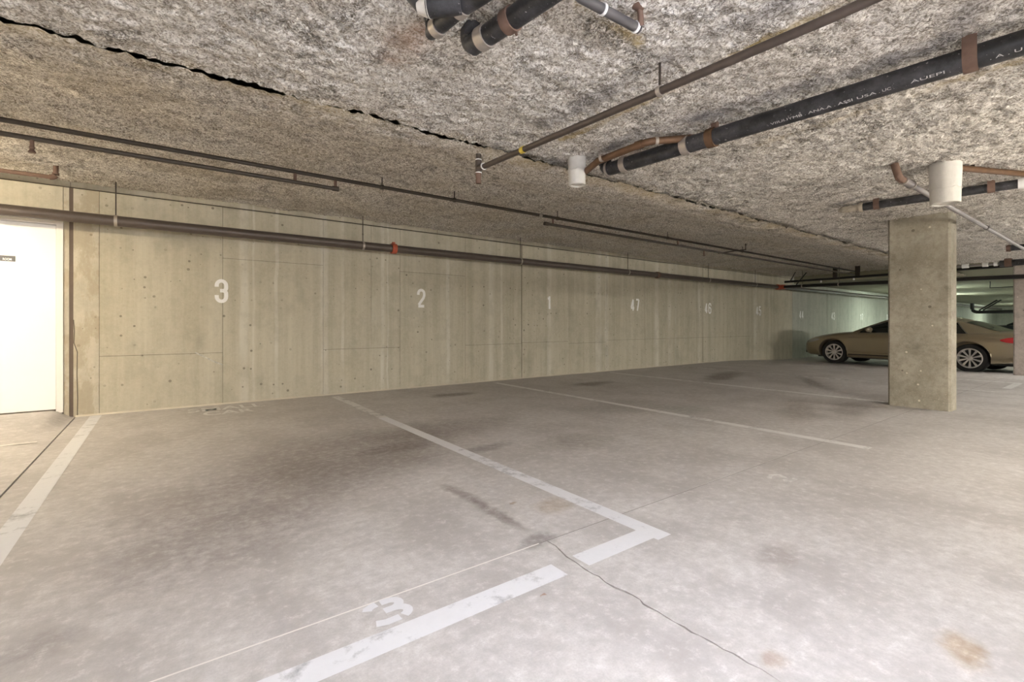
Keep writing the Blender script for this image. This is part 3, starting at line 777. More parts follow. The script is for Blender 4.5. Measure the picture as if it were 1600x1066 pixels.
# faces of the steps and the slab above
bm = BM()
vs = [bm.verts.new(p) for p in ((-6, EDGEY - 0.03, LOWZ + 0.03), (14, EDGEY - 0.03, LOWZ + 0.03), (14, EDGEY - 0.03, HIGHZ + 0.05), (-6, EDGEY - 0.03, HIGHZ + 0.05))]
bm.faces.new(vs); bm.normal_update()
finish('step_face', bm, M['slab_far'], ceiling)
bm = BM(); box(bm, -6, 14, EDGEY - 0.01, EDGEY + 0.06, HIGHZ - 0.02, HIGHZ); finish('slot_back', bm, M['slab_far'], ceiling)
bm = BM(); box(bm, 14.0, FARX, -7, EDGEY, FARZ, 2.75); box(bm, 16.5, FARX, EDGEY, WY, FARZ, 2.75); box(bm, -6, FARX, -7, WY + 0.25, 2.68, 2.80); box(bm, 13.86, 14.0, -7, EDGEY, LOWZ - 0.03, 2.7)
finish('far_slab', bm, M['slab_far'], ceiling)['label'] = 'smooth olive-grey slab at the far end of the garage'

# ---------------------------------------------------------------- pillars
def pillar(name, x0, x1, y0, y1, z0, z1, label, ch=0.022, mat='pillar'):
    bm = BM(); pts = []
    for (x, y, sx, sy) in ((x0, y0, 1, 1), (x1, y0, -1, 1), (x1, y1, -1, -1), (x0, y1, 1, -1)):
        a, b_ = (x + sx * ch, y), (x, y + sy * ch)
        pts += [b_, a] if (sx, sy) in ((1, 1), (-1, -1)) else [a, b_]
    zs = [z0, z0 + 0.004, z0 + 0.9, z1]
    rows = [[bm.verts.new((x, y, z)) for x, y in pts] for z in zs]
    for i in range(3):
        for j in range(8): bm.faces.new((rows[i][j], rows[i][(j + 1) % 8], rows[i + 1][(j + 1) % 8], rows[i + 1][j]))
    bm.faces.new(rows[-1]); bm.faces.new(list(reversed(rows[0]))); bmesh.ops.recalc_face_normals(bm, faces=bm.faces)
    return tag(finish(name, bm, M[mat]), label, 'pillar')
pillar('concrete_pillar', 7.24, 7.53, 1.37, 1.955, 0.0, 2.40, 'flat concrete pillar in front of the parked beige sedan')
pb = onz(1583, 586, -0.05)
pillar('concrete_pillar', pb.x, pb.x + 0.29, pb.y - 0.6, pb.y, -0.06, 2.40, 'pinkish concrete pillar at the right edge hiding the tail of the beige sedan', mat='pillar_pink')

# ================================================================ PIPES
def part(name, mat, parent, fn, smooth=40, label=None):
    bm = BM(); fn(bm); o = finish(name, bm, M[mat], parent, smooth)
    if label: o['label'] = label
    return o
def clevis(t, p, d, r, top, mat='zinc', rod=True, width=0.028):
    """pipe hanger: loop round the pipe and a threaded rod to the ceiling"""
    h = part('hanger', mat, t, lambda bm: ring_band(bm, p, d, r + 0.001, r + 0.006, width))
    if rod:
        part('hanger_rod', 'dark_pipe', h, lambda bm: tube(bm, [(p[0], p[1], p[2] + r + 0.002), (p[0], p[1], top)], 0.006, 8))
    return h
def strap(t, p, d, r, top, mat='rust', width=0.05):
    """flat band hanger: U under the pipe with two legs up to the ceiling"""
    p = Vector(p); d = Vector(d).normalized(); side = d.cross(Vector((0, 0, 1))).normalized(); k = r + 0.004
    prof = [(-k, top - p.z)] + [(-k * math.cos(PI * i / 10), -k * math.sin(PI * i / 10)) for i in range(11)] + [(k, top - p.z)]
    def fn(bm):
        rows = [[bm.verts.new(p + side * a * q + Vector((0, 0, b_ * (q if b_ < 0 else 1))) + d * s) for a, b_ in prof] for s, q in ((-width / 2, 1.0), (width / 2, 1.0), (width / 2, 1.07), (-width / 2, 1.07))]
        for i in range(4):
            for j in range(len(prof) - 1): bm.faces.new((rows[i][j], rows[i][j + 1], rows[(i + 1) % 4][j + 1], rows[(i + 1) % 4][j]))
        bmesh.ops.recalc_face_normals(bm, faces=bm.faces)
    return part('strap_hanger', mat, t, fn)
def on_line(px, a, b_):
    """point of the 3-D line a-b seen at image column px"""
    a, b_ = Vector(a), Vector(b_); d = b_ - a; t = (px - 800.0) / FPX
    # lateral = t * depth, both linear in the line parameter
    la, za = a.x * ST - a.y * CT, a.x * CT + a.y * ST
    ld, zd = d.x * ST - d.y * CT, d.x * CT + d.y * ST
    k = (t * za - la) / (ld - t * zd); return a + d * k
EX = Vector((1, 0, 0)); EYm = Vector((0, -1, 0))

# --- sprinkler main along the wall
MY, MZ, MR = 6.66, 2.118, 0.057
t = thing('sprinkler_main', 'long thick brown-grey sprinkler main running along the concrete wall', 'pipe', (5, MY, MZ))
part('pipe', 'main_pipe', t, lambda bm: tube(bm, [(-5.8, MY, MZ), (FARX - 0.2, MY, MZ)], MR, 20))
for px in (181, 567, 813, 981, 1107, 1180):
    p = on_line(px, (0, MY, MZ), (10, MY, MZ)); clevis(t, p, EX, MR, HIGHZ - 0.02)
p = on_line(615, (0, MY, MZ), (10, MY, MZ))
def coupl(bm):
    ring_band(bm, p, EX, MR, MR + 0.018, 0.07); box(bm, p.x - 0.02, p.x + 0.02, p.y - 0.012, p.y + 0.012, p.z + MR + 0.01, p.z + MR + 0.04)
part('coupling', 'red', t, coupl, label='red-orange grooved coupling')
p2 = on_line(1027, (0, MY, MZ), (10, MY, MZ)); part('coupling', 'rust', t, lambda bm: ring_band(bm, p2, EX, MR, MR + 0.016, 0.07))
# --- cross main leaving it, and the upper cross pipe
ca = Vector((14.85, MY, MZ)); cb = onz(1600, 432, 1.935) ; cb2 = ca + (cb - ca) * 1.45
t = thing('cross_main', 'black steel cross main branching off the sprinkler main towards the right edge', 'pipe', ca)
part('pipe', 'black_steel', t, lambda bm: tube(bm, [ca + (cb - ca) * 0.03, cb2], 0.043, 16))
def tee(bm):
    ring_band(bm, ca, EX, MR, MR + 0.02, 0.22); tube(bm, [ca + (cb - ca).normalized() * 0.03, ca + (cb - ca).normalized() * 0.2], 0.066, 16)
part('tee_coupling', 'red', t, tee, label='rust-red branch coupling')
for px in (1254, 1311): q = on_line(px, ca, cb); clevis(t, q, cb - ca, 0.043, HIGHZ - 0.03, 'zinc')
ua, ub = Vector((15.0, 6.55, 2.27)), Vector((14.62, 0.6, 2.262))
t = thing('upper_cross_pipe', 'dark branch pipe above the black cross main, left of the pillar', 'pipe', ua)
part('pipe', 'black_steel', t, lambda bm: tube(bm, [ua, ub], 0.032, 12))
for px in (1283, 1334): q = on_line(px, ua, ub); part('fitting', 'white_ring', t, lambda bm: lathe(bm, [(0.018, 0), (0.022, -0.02), (0.022, -0.05), (0.010, -0.06)], (q.x, q.y, q.z - 0.03)))
for px in (1305, 1340): q = on_line(px, ua, ub); part('bracket', 'dark_pipe', t, lambda bm: box(bm, q.x - 0.03, q.x + 0.03, q.y - 0.05, q.y + 0.05, q.z + 0.02, HIGHZ - 0.01))
for (a, b_, lab) in (((1234, 441), (1243, 422), 'dark diagonal pipe brace nearest the rust-red coupling'), ((1240, 450), (1260, 426), 'second dark diagonal pipe brace right of the rust-red coupling')):
    A = onx(*a, 14.8); B = onx(*b_, 14.8 + 0.35); B.z = min(B.z, HIGHZ)
    tag(part('sway_brace', 'black_steel', None, lambda bm: tube(bm, [A, B], 0.016, 8)), lab, 'brace')

# --- thin sprinkler branch in the raised field
BY, BZ = 4.83, 2.448; r = 0.019
t = thing('sprinkler_branch', 'thin dark sprinkler branch pipe hung under the raised insulation, parallel to the wall', 'pipe', (3, BY, BZ))
part('pipe', 'dark_pipe', t, lambda bm: tube(bm, [(-5.5, BY, BZ), (15.4, BY, BZ)], r, 12))
A, B = (0, BY, BZ), (10, BY, BZ)
for px in (597, 710, 871, 1043, 1160): clevis(t, on_line(px, A, B), EX, r, HIGHZ - 0.01, 'dark_pipe', width=0.03)
for px in (844,): q = on_line(px, A, B); part('coupling', 'zinc', t, lambda bm: ring_band(bm, q, EX, r, r + 0.006, 0.05))
def arm(x0, x1, label, links, dz=0.098, heads=(), tee_at=None):
    z = BZ - dz
    t = thing('sprinkler_spur', label, 'pipe', (x0, BY, z))
    part('pipe', 'dark_pipe', t, lambda bm: tube(bm, [(x0, BY, z), (x1, BY, z)], r, 12))
    for x in links: part('riser', 'rust', t, lambda bm: tube(bm, [(x, BY, z - 0.004), (x, BY, BZ - r)], 0.015, 10))
    for x in (x0, x1)[0 if x0 > -4 else 1:2]: part('end_elbow', 'dark_pipe', t, lambda bm: tube(bm, [(x - 0.03, BY, z), (x + 0.03, BY, z)], r + 0.007, 12))
    for x in heads:
        part('sprinkler_head', 'rust', t, lambda bm: lathe(bm, [(0.012, 0), (0.013, -0.05), (0.018, -0.055), (0.012, -0.07), (0.022, -0.09), (0.022, -0.094)], (x, BY, z - 0.01)))
    return t
X527 = on_line(524, A, B).x; X463 = on_line(461, A, B).x; X864 = on_line(864, A, B).x; X1059 = on_line(1059, A, B).x
arm(-5.5, X527, 'short dark sprinkler arm pipe at the left, ending above stalls 3 and 2', [X463, X527], heads=(on_line(50, (0, BY, BZ - 0.1), (10, BY, BZ - 0.1)).x,))
arm(X864 - 0.12, 15.3, 'long dark sprinkler arm pipe at the right, starting above stall 1', [X864, X1059], heads=(on_line(1100, A, B).x,))
q0, q1 = onz(1122, 396, 2.36), onz(1165, 390, 2.44)
tag(part('pipe_brace', 'dark_pipe', None, lambda bm: tube(bm, [q0, q1, q1 + Vector((0, 0, 0.11))], 0.013, 8)), 'small dark slanting brace between the two right sprinkler pipes', 'brace')

# --- rusty stub at the far left
a, b_ = ony(-60, 262, 6.36), ony(74, 272.5, 6.36); b_.z = a.z = (a.z + b_.z) / 2
c = b_ + Vector((0.06, 0, 0))
t = thing('rusty_stub_pipe', 'rusty brown pipe above the white door with an elbow up into the ceiling', 'pipe', b_)
part('pipe', 'rust', t, lambda bm: tube(bm, [a + Vector((-1.5, 0, 0))] + bend(a, c, c + Vector((0, 0, 0.2)), 0.05) + [(c.x, c.y, HIGHZ + 0.01)], 0.02, 12))
part('elbow', 'rust', t, lambda bm: tube(bm, bend(c + Vector((-0.08, 0, 0)), c, c + Vector((0, 0, 0.08)), 0.045), 0.027, 12))
# --- thin cable on the wall top
t = part('wall_cable', 'dark_pipe', None, lambda bm: tube(bm, [(-5.9, WY - 0.012, 2.468), (-0.8, WY - 0.012, 2.472), (5, WY - 0.012, 2.466), (13.5, WY - 0.012, 2.474)], 0.0045, 6))
tag(t, 'thin dark cable along the top of the concrete wall', 'cable')

# --- umber pipe from the tee at the step towards the camera
tx = PIPE_P3[0].x; ty = 2.97; tz = 2.16; r = 0.0195
t = thing('diagonal_pipe', 'umber steel pipe with a yellow tag, crossing the low ceiling from a tee', 'pipe', (tx, ty, tz))
part('pipe', 'sprink', t, lambda bm: tube(bm, [(tx, ty - 0.02, tz), (PIPE_P3[1].x, PIPE_P3[1].y, tz), (PIPE_P3[1].x + 0.02, -6.9, tz)], r, 16))
part('drop', 'dark_pipe', t, lambda bm: tube(bm, [(tx - 0.012, ty, HIGHZ + 0.01), (tx - 0.012, ty, tz + 0.03)], r, 14))
part('tee', 'sprink', t, lambda bm: (tube(bm, [(tx - 0.012, ty, tz + 0.055), (tx - 0.012, ty, tz - 0.035)], 0.024, 14), tube(bm, [(tx - 0.012, ty, tz), (tx, ty - 0.05, tz)], 0.024, 14)))
part('nipple', 'rust', t, lambda bm: tube(bm, [(tx - 0.012, ty, tz - 0.035), (tx - 0.012, ty, tz - 0.075), (tx - 0.012, ty, tz - 0.115)], 0.019, 14, rr=[0.0235, 0.019, 0.02]))
for z in (2.285, tz + 0.06, tz - 0.037): part('thread_ring', 'white_ring', t, lambda bm: ring_band(bm, (tx - 0.012, ty, z), (0, 0, 1), 0.018, 0.0255, 0.006))
part('thread_ring', 'white_ring', t, lambda bm: ring_band(bm, (tx - 0.001, ty - 0.055, tz), (0, 1, 0), 0.018, 0.026, 0.006))
q = on_line(817, (tx, ty, tz), (PIPE_P3[1].x, PIPE_P3[1].y, tz)); part('yellow_tag', 'yellow', t, lambda bm: ring_band(bm, q, EYm, r, r + 0.0025, 0.035))
q = on_line(1031, (tx, ty, tz), (PIPE_P3[1].x, PIPE_P3[1].y, tz)); clevis(t, q, EYm, r, LOWZ, 'zinc', width=0.022)

# --- big black plastic drain
dd = (P4b - P4a); dn = dd.normalized(); r = 0.053
P4e = P4a + dd * 3.0
P4e = Vector((P4e.x, P4e.y, P4a.z))
t = thing('drain_pipe', 'thick dusty black plastic drain pipe with printed lettering and a wide rusty strap', 'pipe', P4a)
s0 = on_line(985, P4a, P4b)
drain = part('pipe', 'abs', t, lambda bm: tube(bm, [s0, P4e], r, 24))
part('drain_elbow', 'abs', t, lambda bm: tube(bm, [s0 + dn * 0.02] + bend(s0, P4a - dn * 0.03, P4a - dn * 0.03 + Vector((0, 0, 0.2)), 0.075) + [P4a - dn * 0.03 + Vector((0, 0, 0.2))], r * 0.94, 20))
def hose_clamp(px, mat='zinc', w_=0.045, a=P4a, b_=P4b, rr=r, th=0.006, tt=None):
    q = on_line(px, a, b_)
    return part('clamp', mat, tt or t, lambda bm: ring_band(bm, q, b_ - a, rr - 0.001, rr + th, w_, 24))
hose_clamp(951, 'zinc', 0.018); hose_clamp(976, 'zinc', 0.045); hose_clamp(1072, 'zinc', 0.05, th=0.009); hose_clamp(1112, 'copper', 0.05, th=0.009)
q = on_line(1117, P4a, P4b); part('clamp_screw', 'rust', t, lambda bm: box(bm, q.x - 0.012, q.x + 0.012, q.y - 0.02, q.y + 0.02, q.z + r, LOWZ))
strap(t, on_line(1517, P4a, P4b), dd, r, LOWZ + 0.02, 'rust', 0.05)
# lettering printed along the lower flank of the drain
side = Vector((dn.y, -dn.x, 0)).normalized()          # to the right of the run
toc = -(P4a + P4b) / 2 + Vector((0, 0, 1.0)); toc = toc - dn * toc.dot(dn); toc.normalize()
nrm = (toc * 0.9 + Vector((0, 0, -1)) * 0.55); nrm = (nrm - dn * nrm.dot(dn)).normalized(); upv = nrm.cross(dn).normalized()
if upv.z < 0: upv = -upv
def print_on(s_px, e_px, body):
    a, b_ = on_line(s_px, P4a, P4b), on_line(e_px, P4a, P4b)
    o = a + nrm * (r + 0.0015) - upv * 0.008
    return text_obj('pipe_print', body, o, dn, upv, (b_ - a).length, 0.014, M['print'], drain, None, 0.0)
print_on(1203, 1335, '. VIIUI.IYMB . ANA.A . ASSI'); print_on(1342, 1372, 'USA'); print_on(1376, 1395, '. UC'); print_on(1425, 1478, 'AUEPI'); print_on(1548, 1598, '. A . U')

# --- white sleeve and copper line beside the drain
def sleeve(px, y_top, y_bot, rt, rb, label):
    c = onz(px, y_top, LOWZ - 0.005); k = (c.x * CT + c.y * ST); zb = 1.0 + (HY - y_bot) / FPX * k
    t = thing('pipe_sleeve', label, 'pipe sleeve', (c.x, c.y, LOWZ))
    part('sleeve', 'sleeve', t, lambda bm: lathe(bm, [(rt * 1.03, LOWZ + 0.03), (rt * 1.02, LOWZ - 0.05), (rt, LOWZ - 0.12), (rb * 1.005, zb + 0.07), (rb, zb + 0.004), (rb - 0.006, zb), (rb - 0.014, zb + 0.001), (rb - 0.018, zb + 0.02), (0.01, zb + 0.022)], (c.x, c.y, 0), 'z', 28))
    part('torn_edge', 'sleeve', t, lambda bm: tube(bm, [(c.x + rt * 1.012 * math.cos(a), c.y + rt * 1.012 * math.sin(a), zb + 0.115 + 0.006 * math.sin(5 * a) + 0.004 * math.sin(13 * a)) for a in [2 * PI * i / 40 for i in range(41)]], 0.0025, 6))
    return c, zb
c1, zb1 = sleeve(901.5, 247, 290, 0.068, 0.066, 'small white foam pipe sleeve hanging from the ceiling beside the copper line')
t = thing('copper_line', 'tarnished copper line running from the small white sleeve along the black drain', 'pipe', c1)
p0 = Vector((c1.x + 0.045, c1.y - 0.05, 2.185)); p1 = onz(940, 247, 2.20); p2 = onz(1014, 221, 2.225); p3 = onz(1068, 217, 2.245); 
part('pipe', 'copper', t, lambda bm: tube(bm, [p0, p1 + (p0 - p1) * 0.2] + bend(p1, p2, p3, 0.05) + [p3, p3 + (p3 - p2).normalized() * 0.1], 0.0245, 16))
part('coupling', 'copper', t, lambda bm: ring_band(bm, p2 + (p1 - p2).normalized() * 0.07, p2 - p1, 0.0235, 0.0285, 0.05))
part('solder_ring', 'zinc', t, lambda bm: ring_band(bm, p2 + (p3 - p2).normalized() * 0.05, p3 - p2, 0.0235, 0.0275, 0.02))
part('solder_ring', 'zinc', t, lambda bm: ring_band(bm, p1, p2 - p1, 0.0235, 0.027, 0.02))

c2, zb2 = sleeve(1477, 256, 319, 0.100, 0.095, 'large white foam pipe sleeve hanging in front of the concrete pillar')
t = thing('brown_line', 'brown pipe leaving the large white sleeve to the right', 'pipe', c2)
a = Vector((c2.x + 0.06, c2.y - 0.05, 2.262)); b_ = onz(1600, 272, 2.262)
part('pipe', 'copper', t, lambda bm: tube(bm, [a, b_, b_ + (b_ - a).normalized() * 0.06, b_ + (b_ - a).normalized() * 0.10 + Vector((0, 0, 0.06))], 0.024, 14))
q = on_line(1520, a, b_); part('hanger_bolt', 'dark_pipe', t, lambda bm: box(bm, q.x - 0.012, q.x + 0.012, q.y - 0.012, q.y + 0.012, q.z + 0.02, LOWZ))

# --- grey conduit running past the pillar
KZ = 2.172; KY = onz(1408, 280, KZ).y
ka, kb = Vector((onz(1408, 280, KZ).x, KY, KZ)), Vector((13.0, KY - 0.02, KZ))
t = thing('grey_conduit', 'slim grey conduit slanting past the pillar top behind the large white sleeve', 'conduit', ka)
part('pipe', 'conduit', t, lambda bm: tube(bm, [ka, kb], 0.0215, 14))
part('end_elbow', 'rust', t, lambda bm: tube(bm, [ka + Vector((0.05, 0, 0))] + bend(ka, ka - Vector((0.06, 0, 0)), ka + Vector((-0.05, 0.02, 0.08)), 0.04) + [ka + Vector((-0.05, 0.03, 0.12))], 0.027, 12))
part('connector', 'conduit', t, lambda bm: tube(bm, [ka + Vector((0.05, 0, 0)), ka + Vector((0.27, 0, 0))], 0.030, 14))
for dx in (0.05, 0.27): part('collar', 'zinc', t, lambda bm: ring_band(bm, ka + Vector((dx, 0, 0)), EX, 0.02, 0.036, 0.02))
q = on_line(1541, ka, kb); part('coupling', 'dark_pipe', t, lambda bm: ring_band(bm, q, EX, 0.021, 0.0265, 0.05))

# --- second black drain behind the conduit
e0, e1 = onz(1345, 324, 2.236), onz(1600, 286, 2.236)
ed = (e1 - e0).normalized(); e2 = e1 + ed * 3.5; r2 = 0.04
t = thing('rear_drain_pipe', 'black drain pipe with rusty straps behind the large white sleeve', 'pipe', e0)
part('pipe', 'abs', t, lambda bm: tube(bm, [e0, e2], r2, 18))
def crust(bm):
    a, b2 = e0 - ed * 0.20, e0 + ed * 0.02
    n = 14; k = 10; rows = []
    u, v = frame_for(ed)
    for i in range(n + 1):
        p = a + (b2 - a) * (i / n); rows.append([bm.verts.new(p + (u * math.cos(2 * PI * j / k) + v * math.sin(2 * PI * j / k)) * (r2 * 0.85 * (0.25 + 0.75 * min(1, i / 3)) + random.uniform(-0.006, 0.008))) for j in range(k)])
    for i in range(n):
        for j in range(k): bm.faces.new((rows[i][j], rows[i][(j + 1) % k], rows[i + 1][(j + 1) % k], rows[i + 1][j]))
    bm.faces.new(rows[-1]); bm.faces.new(rows[0]); bmesh.ops.recalc_face_normals(bm, faces=bm.faces)
part('crusted_end', 'plaster', t, crust, label='end of the pipe crusted with sprayed insulation')
hose_clamp(1346, 'plaster', 0.03, e0, e1, r2, 0.012, t)
for px in (1370, 1549): strap(t, on_line(px, e0, e1), ed, r2, LOWZ + 0.02, 'rust', 0.05)
hose_clamp(1597, 'white_ring', 0.05, e0, e1, r2, 0.008, t)

# --- pipes at the right edge, further back
a = onz(1574, 388, 2.248); t = thing('far_drain_pipe', 'black drain pipe with a red-brown end cap at the right edge below the conduit', 'pipe', a)
part('pipe', 'abs', t, lambda bm: tube(bm, [a, a + Vector((0.1, -4.0, 0))], 0.05, 18))
part('end_cap', 'rust', t, lambda bm: tube(bm, [a + Vector((-0.002, 0.012, 0)), a + Vector((0, -0.04, 0))], 0.058, 18))
a, b_ = onx(1400, 424, 13.3), onx(1562, 416, 13.3); a.z = b_.z = 2.20; d = Vector((0, -1, 0))
t = thing('valve_line', 'pale pipe with white fittings above the beige sedan, right of the pillar', 'pipe', b_)
part('pipe', 'conduit', t, lambda bm: tube(bm, [(13.3, a.y, 2.2), (13.3, b_.y, 2.2)], 0.02, 12))
for px in (1506, 1511, 1538, 1541, 1556):
    q = on_line(px, (13.3, 5, 2.2), (13.3, 0, 2.2)); part('fitting', 'white_ring', t, lambda bm: ring_band(bm, q, d, 0.018, 0.045, 0.055))
part('black_run', 'abs', t, lambda bm: tube(bm, [(13.3, b_.y, 2.2), (13.3, b_.y - 3.5, 2.2)], 0.062, 16))
strap(t, (13.3, b_.y - 0.12, 2.2), d, 0.062, LOWZ, 'rust', 0.1)
# far thin pipes beyond
a, b_ = onx(1519, 488, 36.0), onx(1600, 489, 36.0); b_.z = a.z
t = thing('far_end_pipe', 'black pipe with an upturned elbow in front of the far end wall', 'pipe', a)
part('pipe', 'black_steel', t, lambda bm: tube(bm, [a + Vector((0, 0, 0.5))] + bend(a + Vector((0, 0, 0.5)), a, b_, 0.25) + [b_, b_ + Vector((0, -3, 0))], 0.085, 12))
for px in (1530, 1536):
    q = onx(px, 487, 36.0); q.z = a.z + 0.1; part('brace', 'black_steel', t, lambda bm: tube(bm, [q, (q.x, q.y - 0.7, FARZ - 0.01)], 0.035, 8))
a = onz(1547, 441, FARZ - 0.02); k = a.x
b_ = onx(1547, 450, k); c = onx(1600, 449, k)
t = part('slab_conduit', 'black_steel', None, lambda bm: tube(bm, [(k, a.y, FARZ + 0.005), (k, a.y, b_.z), (k, c.y, b_.z), (k, c.y - 2, b_.z)], 0.016, 8))
tag(t, 'thin black conduit dropping from the smooth slab near the right edge', 'conduit')

# --- drains and conduit at the top edge, nearest the camera
zt = 2.215
def short_drain(name, pxs, label, r, clamps, zz=zt, endcap=None, ext=0.0):
    P = [onz(x, y, zz) for x, y in pxs]
    if ext: P.append(P[-1] + (P[-1] - P[-2]).normalized() * ext)
    t = thing(name, label, 'pipe', P[0])
    part('pipe', 'abs', t, lambda bm: tube(bm, P, r, 20))
    d = P[1] - P[0]
    for px, mt, w_ in clamps:
        q = on_line(px, P[0], P[1]); part('clamp', mt, t, lambda bm: ring_band(bm, q, d, r - 0.001, r + 0.006, w_, 24))
    return t, P
t, P = short_drain('branch_drain', [(738, 71), (795, 33), (846, -2)], 'thick black drain stub with a rust-red clamp, right of the forked drain', 0.043, [(797, 'rust', 0.045), (757, 'zinc', 0.05)], ext=2.0)
part('end_turn', 'abs', t, lambda bm: tube(bm, bend(P[0] + (P[1] - P[0]) * 0.3, P[0] - (P[1] - P[0]).normalized() * 0.02, P[0] - (P[1] - P[0]).normalized() * 0.02 + Vector((0, 0, 0.2)), 0.05) + [P[0] + Vector((0, 0, 0.12))], 0.040, 16))
part('clamp_lug', 'rust', t, lambda bm: tube(bm, [onz(803, 42, zt - 0.01), onz(807, 54, zt - 0.01)], 0.006, 8))
t, P = short_drain('forked_drain', [(681, 45), (716, 15), (752, -8)], 'forked black drain with zinc clamps at the top edge', 0.033, [(720, 'zinc', 0.04), (684, 'zinc', 0.035)], ext=2.0)
a, b_ = onz(648, 13, zt), onz(722, 6, zt)
part('branch', 'abs', t, lambda bm: tube(bm, [onz(668, 11, zt), b_], 0.039, 18))
part('branch_collar', 'sleeve', t, lambda bm: tube(bm, [onz(653, 13, zt), onz(671, 11, zt)], 0.033, 18, rr=[0.022, 0.041]))
part('branch_end', 'abs', t, lambda bm: tube(bm, [a + Vector((-0.02, 0.01, 0.05)), onz(657, 13, zt)], 0.02, 12))
part('elbow', 'abs', t, lambda bm: tube(bm, [P[0], P[0] - (P[1] - P[0]).normalized() * 0.03, P[0] - (P[1] - P[0]).normalized() * 0.05 + Vector((0, 0, 0.1))], 0.031, 14))
a, b_ = onz(998, 45, 2.235), onz(900, -8, 2.235); dx = (b_ - a).normalized()
t = thing('top_conduit', 'grey conduit with white rings at the top edge, ending at a rusty bracket', 'conduit', a)
part('pipe', 'conduit_dark', t, lambda bm: tube(bm, [a] + bend(a, b_, b_ + Vector((0, 0, 0.1)), 0.03) + [b_ + Vector((0, 0, 0.09))], 0.0195, 16))
for px in (993, 942): q = on_line(px, a, b_); part('ring', 'white_ring', t, lambda bm: ring_band(bm, q, dx, 0.019, 0.0235, 0.012))
def brk(bm):
    q = onz(1002, 40, 2.235); p = onz(999, 10, 2.285)
    tube(bm, [q, (q + p) / 2 + Vector((0, 0, 0.01)), p], 0.012, 10); lathe(bm, [(0.03, 0.02), (0.03, 0.0), (0.012, -0.012)], (p.x, p.y, 2.285), 'z', 14)
part('rusty_bracket', 'rust', t, brk, label='rusty hook bracket')

# ================================================================ CAR
M['body'] = None
def mat_car(name, col, rough=0.32, metal=0.55):
    m, nt, b = new_mat(name); N = NT(nt)
    N.l(N.mix(N.noise(350, 2), tuple(0.92 * c for c in col), tuple(1.08 * c for c in col)), b.inputs['Base Color'])
    b.inputs['Metallic'].default_value = metal; b.inputs['Roughness'].default_value = rough
    b.inputs['Coat Weight'].default_value = 0.6; b.inputs['Coat Roughness'].default_value = 0.08
    return m
M['body'] = mat_car('beige_metallic_paint', (0.34, 0.285, 0.195))
M['body_dark'] = mat_car('black_metallic_paint', (0.02, 0.022, 0.024))
M['glass'] = mat_plain('dark_car_glass', (0.012, 0.016, 0.014), 0.06, var=0.05, coat=0.5)
M['chrome'] = mat_plain('bright_trim', (0.55, 0.53, 0.50), 0.22, metal=0.9, var=0.05)
M['tire'] = mat_plain('tyre_rubber', (0.018, 0.017, 0.017), 0.75)
M['alloy'] = mat_plain('silver_alloy', (0.66, 0.64, 0.63), 0.35, metal=0.6, var=0.05)
M['black_trim'] = mat_plain('black_trim', (0.012, 0.012, 0.012), 0.5)
M['tail'] = mat_plain('red_lens', (0.55, 0.03, 0.035), 0.12, var=0.1, coat=0.8)
M['lens'] = mat_plain('clear_lens', (0.55, 0.54, 0.50), 0.1, metal=0.3, var=0.1, coat=0.8)
WB = 2.854
def interp(tab, x):
    tab = sorted(tab)
    if x <= tab[0][0]: return tab[0][1]
    for (a, va), (b, vb) in zip(tab, tab[1:]):
        if x <= b: u = (x - a) / (b - a); return va + (vb - va) * u
    return tab[-1][1]
HW = [(-0.97, .60), (-0.93, .71), (-0.82, .80), (-0.6, .865), (-.2, .895), (.6, .905), (1.6, .905), (2.6, .90), (3.1, .875), (3.4, .82), (3.6, .72), (3.72, .58), (3.78, .44)]
SH = [(-0.97, .80), (-0.93, .87), (-0.8, .885), (-.3, .885), (.3, .875), (1.0, .865), (1.8, .855), (2.3, .855), (2.8, .815), (3.2, .745), (3.5, .675), (3.7, .60), (3.78, .54)]
TOP = [(-0.97, .86), (-0.93, .925), (-0.8, .945), (-.45, .955), (.0, .93), (1.8, .93), (2.3, .925), (2.8, .885), (3.2, .825), (3.45, .765), (3.62, .70), (3.72, .63), (3.78, .56)]
BOT = [(-0.97, .40), (-0.93, .34), (-0.8, .25), (-.4, .20), (.5, .185), (2.4, .185), (3.2, .20), (3.6, .22), (3.72, .25), (3.78, .33)]
def hull(bm):
    xs = [-0.97, -0.955, -0.93, -0.88, -0.8, -0.7, -0.55, -0.4, -0.2, 0, .25, .5, .8, 1.1, 1.4, 1.7, 2.0, 2.3, 2.55, 2.8, 3.0, 3.2, 3.35, 3.48, 3.58, 3.66, 3.72, 3.76, 3.78]
    rows = []
    for x in xs:
        w_, s, tp, b0 = (interp(T, x) for T in (HW, SH, TOP, BOT))
        pr = [(0.0, b0), (w_ * .80, b0), (w_ * .93, b0 + .03), (w_ * .985, b0 + .10), (w_, .42 if b0 < .38 else b0 + .06), (w_ * .998, (s + .5) / 2), (w_ * .975, s - .06), (w_ * .955, s - .018), (w_ * .925, s + .004), (w_ * .72, (s + tp) / 2 + .012), (w_ * .40, tp - .004), (0.0, tp)]
        half = [bm.verts.new((x, y, z)) for y, z in pr]
        other = [bm.verts.new((x, -y, z)) for y, z in pr[1:-1]]
        rows.append(half + other[::-1])
    n = len(rows[0])
    for i in range(len(rows) - 1):
        for j in range(n): bm.faces.new((rows[i][j], rows[i][(j + 1) % n], rows[i + 1][(j + 1) % n], rows[i + 1][j]))
    bm.faces.new(rows[0]); bm.faces.new(rows[-1]); bmesh.ops.recalc_face_normals(bm, faces=bm.faces)
